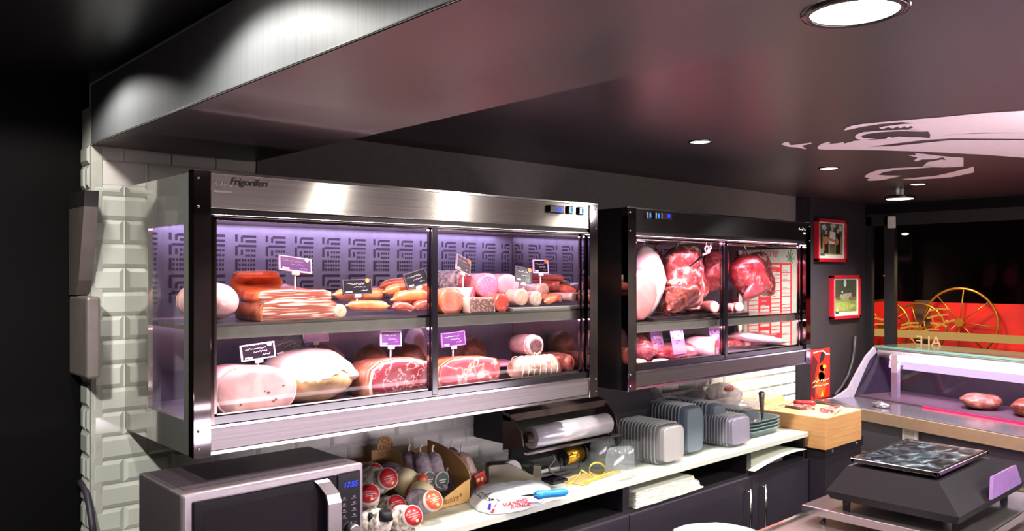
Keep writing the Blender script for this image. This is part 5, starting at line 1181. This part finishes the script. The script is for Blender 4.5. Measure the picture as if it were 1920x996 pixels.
m = MB(); p0, p1 = P_(.05, .36), P_(.9, .36); scribble(m, p0[0], p1[0], p0[2], 2.5425, .010, .0028, 4, 20); p0 = P_(.05, .26); scribble(m, p0[0], p1[0], p0[2], 2.5425, .010, .0028, 6, 20)
mk('cream_lettering', m, plain('cream_letter', 'f0d8a0', .5), t)
# small wall fittings by the end window
p = at(1674, 416, X=5.79); mk('door_sensor', MB().box(5.765, 5.80, p.y-.02, p.y+.03, p.z-.045, p.z+.04, .008), white, label='small white sensor high on the end window frame', cat='sensor')
# ------------------------------------------------------------------ glass serving counter at the far end (turned a little towards the shop)
OX, OY = 5.02, 2.56; th = math.atan2(-.277, .961); EX = Vector((math.cos(th), math.sin(th), 0)); EY = Vector((-math.sin(th), math.cos(th), 0))
t = thing('serving_counter', 'glass serving counter with a bright tube lamp at the far right', 'counter', (OX, OY, -H), th)
lz = lambda z: z+H
lilm = plain('counter_lilac_metal', '9c8fa4', .3, .5); brownm = plain('edge_brown', '8f7762', .4); greyb = plain('counter_grey_base', '46424c', .45)
LN = 2.3
mk('counter_top', MB().box(0, .36, -LN, -.01, lz(ZK)-.012, lz(ZK), .002), plain('counter_steel_top', 'a89fb0', .16, .8), t, world=False)
mk('front_edge', MB().box(-.006, .02, -LN, -.01, lz(ZK)-.075, lz(ZK)-.006, .002), brownm, t, world=False)
bs = mk('base', MB().box(.05, .85, -LN, -.01, 0, lz(ZK)-.075), greyb, t, world=False)
mk('lower_ledge', MB().box(-.02, .06, -LN, -.01, lz(-1.12), lz(-1.085)), plain('ledge_brown', '54483f', .4), t, world=False)
prof = [(.10, ZK), (.162, -.817), (.235, -.79), (.296, -.762), (.371, -.665), (.463, -.556), (.545, -.497), (.60, -.497), (.56, -.53), (.484, -.585), (.42, -.68), (.36, -.78), (.335, ZK)]
mk('end_panel', MB().prism([(x, -.035, lz(z)) for x, z in prof], (0, .02, 0)), plain('end_panel_lilac', 'a99fb2', .35), t, world=False)
g0, g1 = (.335, ZK), (.56, -.53)
mk('end_pane', MB().prism([(x, -.030, lz(z)) for x, z in [(.345, ZK), (.43, -.68), (.49, -.58), (.55, -.50), (.82, -.50), (.82, ZK)]], (0, .004, 0)), plain('end_pane_dark', '3d3045', .2), t, world=False)
mk('rear_glass', MB().quad((g0[0], -LN, lz(g0[1])), (g0[0], -.035, lz(g0[1])), (g1[0], -.035, lz(g1[1])), (g1[0], -LN, lz(g1[1]))), pane('counter_glass', (.75, .70, .78), 1.5), t, world=False)
yp = min((abs((lambda p: CX+FP*(RT[0]*p.x+RT[1]*p.y)/(FW[0]*p.x+FW[1]*p.y))(Vector((OX, OY, 0))+EX*.47+EY*(-k*.005))-1671), -k*.005) for k in range(300))[1]
mk('glass_post', MB().box(.47, .50, yp-.045, yp, lz(ZK), lz(-.53)), plain('post_lilac', 'b4a8bc', .3, .4), t, world=False)
mk('red_glass_edge', MB().box(g0[0]-.012, g0[0]+.004, -LN, -.55, lz(ZK), lz(ZK)+.012), plain('magenta_edge', 'c01858', .3), t, world=False)
mk('glass_top', MB().box(.545, .95, -LN, -.03, lz(-.497), lz(-.487)), pane('top_glass', (.80, .86, .84), 1.5, .25, (.35, .33, .30)), t, world=False)
mk('glass_front_edge', MB().box(.538, .545, -LN, -.03, lz(-.499), lz(-.486)), plain('glass_green_edge', '6f9a92', .1), t, world=False)
lh = mk('lamp_housing', MB().tube([(.57, -.05, lz(-.535)), (.57, -LN, lz(-.535))], .030, 16), plain('lamp_housing', 'd6ccd6', .4), t, world=False)
mk('lamp_tube', MB().tube([(.548, -.16, lz(-.556)), (.548, -LN, lz(-.556))], .021, 14), emit('counter_tube', 'ffe4fb', 5.0), lh, world=False)
mk('inner_back', MB().prism([(x, -.04, lz(z)) for x, z in [(.80, ZK), (.80, -.50), (.82, -.50), (.82, ZK)]], (0, -LN+.05, 0)), plain('counter_inside', '3a3038', .3), t, world=False)
mk('display_floor', MB().box(.36, .80, -LN, -.04, lz(ZK)-.01, lz(ZK)+.01), plain('counter_floor', '6c5560', .4), t, world=False)
sk = mk('wall_socket', MB().box(.03, .05, -.735, -.635, lz(-.99), lz(-.895), .006), plain('socket_white', 'cfcac4', .35), t, world=False)
mk('socket_face', MB().box(.026, .031, -.715, -.655, lz(-.975), lz(-.912), .003), plain('socket_grey', 'a8a39e', .35), sk, world=False)
def cpt(x, y, z): return Vector((OX, OY, 0))+EX*x+EY*y+Vector((0, 0, z))
for i, (x, y, rx, rz, mm, lab) in enumerate([(.58, -.75, .12, .05, driedred, 'dim brown meat joint behind the counter glass, nearest the post'), (.60, -1.05, .13, .055, rind_b, 'dim brown meat joint behind the counter glass, second from the post'), (.58, -1.35, .12, .05, driedred, 'dim brown meat joint behind the counter glass, third from the post')]):
    p = cpt(x, y, ZK+.01+rz*.85)
    tag(mk('meat_joint', MB().ball(p, (rx, rx*.9, rz), 3, .15, 8, flat=.85, seed=i+40), mm), lab, 'meat')
p = cpt(.12, -.42, ZK)
tag(mk('crumpled_foil', MB().ball(p+Vector((0, 0, .016)), (.03, .045, .018), 3, .5, 12, flat=.9, seed=6), plain('foil', 'b5aeb4', .25, .8)), 'small crumpled foil scrap on the serving counter top', 'foil')
l = cpt(.545, -1.15, -.60)
# dark curved cable behind the counter end
pts = [at(u, v, Y=2.548) for u, v in [(1564, 742), (1578, 726), (1590, 705), (1598, 680), (1602, 655), (1603, 630)]]
mk('power_cable', MB().tube(pts, .011, 8), plain('cable_dark', '3b3340', .5), label='dark cable curving up the wall behind the counter end', cat='cable')

# ------------------------------------------------------------------ outside the window: glowing red awning, wheels, rail, gilt lettering
gold = plain('gilt_metal', 'd09a3c', .3, .8); goldl = emit('self_glow_gold', 'f0a040', .75)  # ribbon gold glows by itself in place of lamp light
redw = NT('red_glow_cloth'); nz = redw.add('ShaderNodeTexNoise', Scale=2.0, Detail=3.0); redw.link(redw.coords(), nz.inputs['Vector'])
bb = redw.bsdf(redw.ramp(nz.outputs['Fac'], [(.3, '8c1210'), (.7, 'd42018')]), .5); redw.link(redw.ramp(nz.outputs['Fac'], [(.35, '700a0a'), (.7, 'e0241c')]), bb.inputs['Emission Color']); bb.inputs['Emission Strength'].default_value = .8  # cloth emits its own glow instead of being lit from the street
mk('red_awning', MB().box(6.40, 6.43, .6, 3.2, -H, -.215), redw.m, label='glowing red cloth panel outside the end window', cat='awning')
struct('trim_13', MB().box(6.12, 6.39, .6, 3.2, -.66, -.60), plain('outside_ledge', '3a1a18', .5))
mk('grey_post', MB().box(6.36, 6.385, 2.33, 2.44, -.60, -.2), plain('street_post', '5a4038', .5), label='dark post standing in front of the red cloth outside the window', cat='post')
mk('wooden_rail', MB().box(6.20, 6.23, .6, 3.0, -.475, -.42, .004).box(6.20, 6.23, 2.9, 2.94, -.60, -.45).box(6.20, 6.23, .7, .74, -.60, -.45), emit('glow_wood', 'd8a860', .75), label='pale wooden rail in front of the wheels outside the window', cat='rail')  # lit look of the rail is emission in its colour
def wheel(label, u, v, X, r, seed):
    c = at(u, v, X=X); r = c.z+.600; t = thing('cart_wheel', label, 'wheel', (X, c.y, c.z-r), 0, 'gilt wheels outside the window')
    mk('rim', MB().tube([(0, r*math.cos(k*2*PI/40), r+r*math.sin(k*2*PI/40)) for k in range(41)], .009, 6), gold, t, world=False)
    for k in range(8): mk('spoke', MB().cyl((0, 0, r), (0, r*math.cos(k*PI/4+seed), r+r*math.sin(k*PI/4+seed)), .005, 6), gold, t, world=False)
    mk('hub', MB().cyl((-.02, 0, r), (.02, 0, r), .03, 14), gold, t, world=False)
wheel('gilt wheel outside, partly behind the dark window mullion', 1655, 612, 6.26, .17, .2)
wheel('gilt wheel outside, right of the mullion', 1722, 617, 6.30, .20, .5)
wheel('gilt wheel outside at the far right edge of the window', 1800, 605, 6.34, .20, .1)
rd = random.Random(11)
for i, (u0, v0, u1, v1) in enumerate([(1740, 583, 1780, 580), (1738, 597, 1778, 590), (1744, 606, 1775, 612), (1690, 610, 1722, 606), (1688, 616, 1722, 613), (1752, 615, 1790, 600), (1728, 622, 1760, 618), (1705, 632, 1718, 648), (1626, 598, 1656, 600), (1628, 612, 1656, 608), (1745, 592, 1752, 612)]):
    a, b_ = at(u0, v0, X=6.22), at(u1, v1, X=6.22)
    m = MB().prism([a+Vector((0, 0, .007)), a-Vector((0, 0, .007)), (a+b_)/2+Vector((0, 0, .002)), b_-Vector((0, 0, .006)), b_+Vector((0, 0, .007)), (a+b_)/2+Vector((0, 0, .016))], (.006, 0, 0))
    pos = ['beside the right wheel rim', 'below the topmost ribbon', 'in the tangle right of the middle wheel', 'topmost of the pair left of the middle wheel', 'lower of the pair left of the middle wheel', 'at the right edge of the window', 'just above the wooden rail', 'hanging below the wooden rail', 'topmost left of the mullion', 'lower one left of the mullion', 'short upright one near the right wheel'][i]
    mk('gilt_ribbon', m, goldl, label='self-glowing gold ribbon outside the window, '+pos, cat='ribbon', group='gold ribbons outside the window')
p = at(1741, 641, X=5.83)
m = MB().text('ALE', .10, Matrix.Translation((5.826, p.y, p.z)) @ Matrix.Rotation(-PI/2, 4, 'Z') @ Matrix.Rotation(PI/2, 4, 'X') @ Matrix.Scale(-1, 4, (1, 0, 0)), .002)
mk('window_lettering', m, emit('glow_letters', 'ffd09a', .9), fr if False else bpy.data.objects['window_1'], label='pale letters on the pane, read from outside')  # letters emit their brightness, no lamp behind them
mk('amber_light', MB().ball(at(1668, 517, X=6.6), (.02, .05, .012), 2), emit('amber', 'ff8a20', 3), label='small amber light far out in the night street', cat='light')
mk('white_reflection', MB().ball(at(1697, 439, X=6.6), (.02, .03, .01), 2), emit('reflection_white', 'ffe8e0', 1.5), label='small white reflection high in the night window', cat='light')  # glowing ball stands in for a reflection in the pane

# ------------------------------------------------------------------ white drawing painted on the ceiling
drawm = plain('ceiling_drawing_paint', 'ead8e0', .5, vary=.03)
def C_(px, py): return (1260+px/3.623, 180+py/3.623)
zd = ZC-.0015
shapes = [
 # horns / tail tip on the left
 [(742, 328), (765, 315), (792, 315), (806, 334), (850, 330), (945, 316), (950, 322), (880, 340), (912, 358), (905, 361), (850, 350), (790, 345)],
 # upper sweeping back
 [(1168, 234), (1182, 218), (1220, 202), (1300, 190), (1420, 178), (1600, 163), (1760, 150), (1892, 138), (2100, 118), (2400, 100), (2400, 250), (2100, 255), (1900, 262), (1750, 290), (1755, 262), (1740, 240), (1690, 232), (1600, 228), (1640, 214), (1622, 204), (1600, 216), (1580, 206), (1552, 219), (1530, 208), (1500, 222), (1470, 212), (1425, 226), (1405, 216), (1440, 207), (1530, 195), (1640, 185), (1560, 178), (1400, 192), (1280, 212), (1200, 230)],
 # ring-shaped shoulder
 [(1242, 278), (1255, 260), (1300, 246), (1400, 236), (1560, 230), (1690, 233), (1740, 240), (1700, 242), (1560, 238), (1420, 246), (1320, 258), (1285, 274), (1300, 286), (1400, 288), (1470, 276), (1450, 292), (1290, 300), (1255, 292)],
 # long muzzle and body
 [(986, 352), (1000, 335), (1030, 320), (1060, 314), (1078, 318), (1060, 328), (1130, 320), (1170, 312), (1165, 324), (1200, 316), (1240, 304), (1300, 300), (1380, 290), (1470, 276), (1500, 284), (1540, 274), (1600, 280), (1690, 280), (1750, 288), (1900, 264), (2100, 250), (2400, 250), (2400, 292), (2100, 290), (1900, 288), (1700, 300), (1500, 325), (1340, 345), (1500, 340), (1700, 320), (1892, 300), (2100, 300), (2400, 300), (2400, 420), (2100, 398), (1892, 388), (1700, 378), (1450, 370), (1200, 366), (1040, 365), (1000, 362)],
 # foreleg
 [(1598, 402), (1660, 404), (1650, 390), (1700, 392), (1760, 400), (1850, 410), (1980, 420), (1980, 480), (1850, 486), (1700, 482), (1735, 450), (1830, 432), (1860, 436), (1840, 416), (1780, 430), (1700, 432), (1660, 445), (1642, 440), (1668, 418)],
 # lower curl
 [(1308, 545), (1330, 528), (1400, 502), (1500, 490), (1640, 484), (1760, 478), (1760, 486), (1640, 494), (1520, 504), (1430, 520), (1400, 536), (1460, 540), (1560, 542), (1500, 556), (1430, 572), (1340, 576), (1318, 570), (1345, 560), (1310, 552)],
 [(1560, 566), (1680, 552), (1780, 545), (1892, 520), (2050, 480), (2050, 520), (1900, 552), (1760, 562), (1640, 570)],
]
m = MB()
from mathutils.geometry import tessellate_polygon
for s in shapes:
    pts = [at(*C_(x, y), Z=zd) for x, y in s]
    vs = [m.bm.verts.new(p) for p in pts]
    for tri in tessellate_polygon([[Vector((p.x, p.y, 0)) for p in pts]]): m._f([vs[i] for i in tri])
t = mk('ceiling_drawing', m, drawm, label='large white animal drawing painted on the dark ceiling', cat='wall drawing')

# ------------------------------------------------------------------ scale and steel table in the right foreground
ZP = -.70
t = thing('counter_scale', 'dark grey shop scale with a glass weighing plate, right foreground', 'scale', (3.25, 1.25, -.90))
X0, X1, Y0, Y1 = 3.035, 3.56, 1.085, 1.40
mk('plate_frame', MB().box(X0, X1, Y0, Y0+.016, ZP-.016, ZP, .002).box(X0, X1, Y1-.016, Y1, ZP-.016, ZP, .002).box(X0, X0+.016, Y0, Y1, ZP-.016, ZP, .002).box(X1-.016, X1, Y0, Y1, ZP-.016, ZP, .002), chrome2, t)
gp = NT('clouded_plate'); nz = gp.add('ShaderNodeTexNoise', Scale=11.0, Detail=6.0, Distortion=1.2); gp.link(gp.coords('Object', (1, 1.6, 1)), nz.inputs['Vector'])
gp.bsdf(gp.ramp(nz.outputs['Fac'], [(.42, '10131a'), (.55, '3a4650'), (.7, '9aa6ac')]), .12, coat=.6)
mk('glass_plate', MB().box(X0+.014, X1-.014, Y0+.014, Y1-.014, ZP-.010, ZP-.003), gp.m, t)
scm = plain('scale_grey', '1a171a', .5, spec=.15, vary=.03)
za, zb = ZP-.03, -.86
lo = [at(1534, 898, Z=-.80), at(1762, 957, Z=-.80)]
top = [(X0-.01, Y0-.005), (X1, Y0-.005), (X1, Y1+.005), (X0-.01, Y1+.005)]
l1 = [(2.985, 1.00), (3.72, 1.00), (3.72, 1.47), (2.985, 1.47)]; l2 = [(3.0, 1.01), (3.70, 1.01), (3.70, 1.46), (3.0, 1.46)]
m = MB().rings([[(x, y, za) for x, y in top], [(x, y, za-.10) for x, y in l1], [(x, y, za-.13) for x, y in l2]], smooth=False)
mk('scale_body', m, scm, t)
mk('plate_support', MB().box(X0+.06, X1-.06, Y0+.05, Y1-.05, za, ZP-.014), blackm, t)
mk('display_screen', MB().prism([(3.30, 1.001, -.745), (3.56, 1.001, -.745), (3.60, .992, -.82), (3.26, .992, -.82)], (0, -.012, .004)), plain('screen_violet', '7a5a8c', .2, coat=.4), t)
for x in (3.05, 3.66):
    for y in (1.06, 1.42): mk('foot', MB().cyl((x, y, -.90), (x, y, za-.12), .014, 12), rubber, t)
t = thing('steel_stand', 'flat steel shelf plate carrying the shop scale', 'stand', (3.35, 1.25, -.93))
mk('shelf_plate', MB().box(2.97, 3.80, .95, 1.56, -.91, -.90, .002), plain('stand_steel', '8a8484', .22, .9), t)
mk('folded_edge', MB().box(2.967, 2.975, .95, 1.56, -.93, -.902).box(2.97, 3.8, .945, .953, -.93, -.902), chrome2, t)
for x, y in ((3.02, 1.50), (3.74, 1.50), (3.02, 1.0), (3.74, 1.0)): mk('stand_leg', MB().cyl((x, y, -.965), (x, y, -.91), .012, 10), chrome2, t)
t = thing('steel_table', 'stainless steel service table in the lower right foreground', 'table', (3.0, 1.3, -H))
stt = plain('table_steel', '8c8380', .28, .85, vary=.12, vscale=5)
mk('table_top', MB().box(2.42, 3.95, .7, 1.60, -1.0, -.965, .003), stt, t)
mk('raised_edge', MB().box(2.42, 3.95, 1.585, 1.60, -.966, -.955).box(3.935, 3.95, .7, 1.60, -.966, -.955), chrome2, t)
mk('table_body', MB().box(2.46, 3.92, .75, 1.56, -H+.1, -1.0), plain('table_side', '4c4448', .4, .4), t)
for x in (2.5, 3.88):
    for y in (.8, 1.5): mk('table_foot', MB().cyl((x, y, -H), (x, y, -H+.1), .02, 12), chrome2, t)
pts = [at(u, v, Z=-.955) for u, v in [(1262, 996), (1278, 989), (1300, 986), (1345, 983), (1372, 987), (1400, 992), (1420, 998), (1380, 1030), (1260, 1030)]]
c0 = sum(pts, Vector())/len(pts)
m = MB().rings([[c0+(p-c0)*k+Vector((0, 0, h-.01)) for p in pts] for k, h in [(1, 0), (1, .016), (.93, .02), (.86, .012), (.3, .014)]])
mk('wrapped_tray', m.jitter(.004, 14, 2), pane('cling_film', (.96, .92, .94), 1.5, .35, (.75, .68, .70), .06), label='film-wrapped tray corner at the bottom edge on the steel table', cat='tray')

# ------------------------------------------------------------------ left end: towel dispenser and cable on the tiled return
tau = plain('taupe_steel', '857b78', .4, .3)
t = thing('towel_dispenser', 'taupe towel dispenser with a dark lid on the tiled corner at the far left', 'dispenser', (.64, 2.58, -.30))
mk('lower_box', MB().box(.662, .699, 2.478, 2.66, -.298, -.065, .008), tau, t)
mk('upper_box', MB().prism([(.662, y, z) for y, z in [(2.505, .19), (2.66, .19), (2.66, -.063), (2.59, -.063), (2.56, -.02)]], (.037, 0, 0)), plain('taupe_upper', '6f6663', .4, .3), t)
mk('dark_lid', MB().prism([(.662, y, z) for y, z in [(2.498, .235), (2.66, .235), (2.66, .19), (2.505, .19)]], (.037, 0, 0)), plain('lid_dark', '2a2729', .35), t)
pts = [at(u, v, X=.69) for u, v in [(150, 905), (158, 914), (164, 930), (169, 955), (173, 985), (176, 1010)]]
mk('power_cable', MB().tube(pts, .010, 8), plain('cable_dark', '3b3340', .5), label='thick dark cable hanging down the tiled corner, far left', cat='cable')
# ------------------------------------------------------------------ camera, world, lift to the floor
cam = bpy.data.cameras.new('camera'); co = bpy.data.objects.new('camera', cam); C.objects.link(co)
cam.sensor_width = 36; cam.lens = 36*FP/1920; cam.shift_y = (CY-498)/1920; cam.clip_start = .02
co.location = (0, 0, 0); co.rotation_euler = (PI/2, 0, math.atan2(FW[1], FW[0])-PI/2)
bpy.context.scene.camera = co
w = bpy.data.worlds.new('world'); bpy.context.scene.world = w; w.use_nodes = True
w.node_tree.nodes['Background'].inputs[0].default_value = (.5, .45, .5, 1); w.node_tree.nodes['Background'].inputs[1].default_value = .02
for o in list(bpy.context.scene.objects):
    if o.parent is None: o.location.z += H
sc = bpy.context.scene
sc.view_settings.view_transform = 'Standard'; sc.view_settings.look = 'None'; sc.view_settings.exposure = 0
sc.cycles.use_denoising = True; sc.cycles.max_bounces = 10; sc.cycles.transparent_max_bounces = 24; sc.cycles.caustics_reflective = False; sc.cycles.caustics_refractive = False
sc.cycles.sample_clamp_indirect = 6
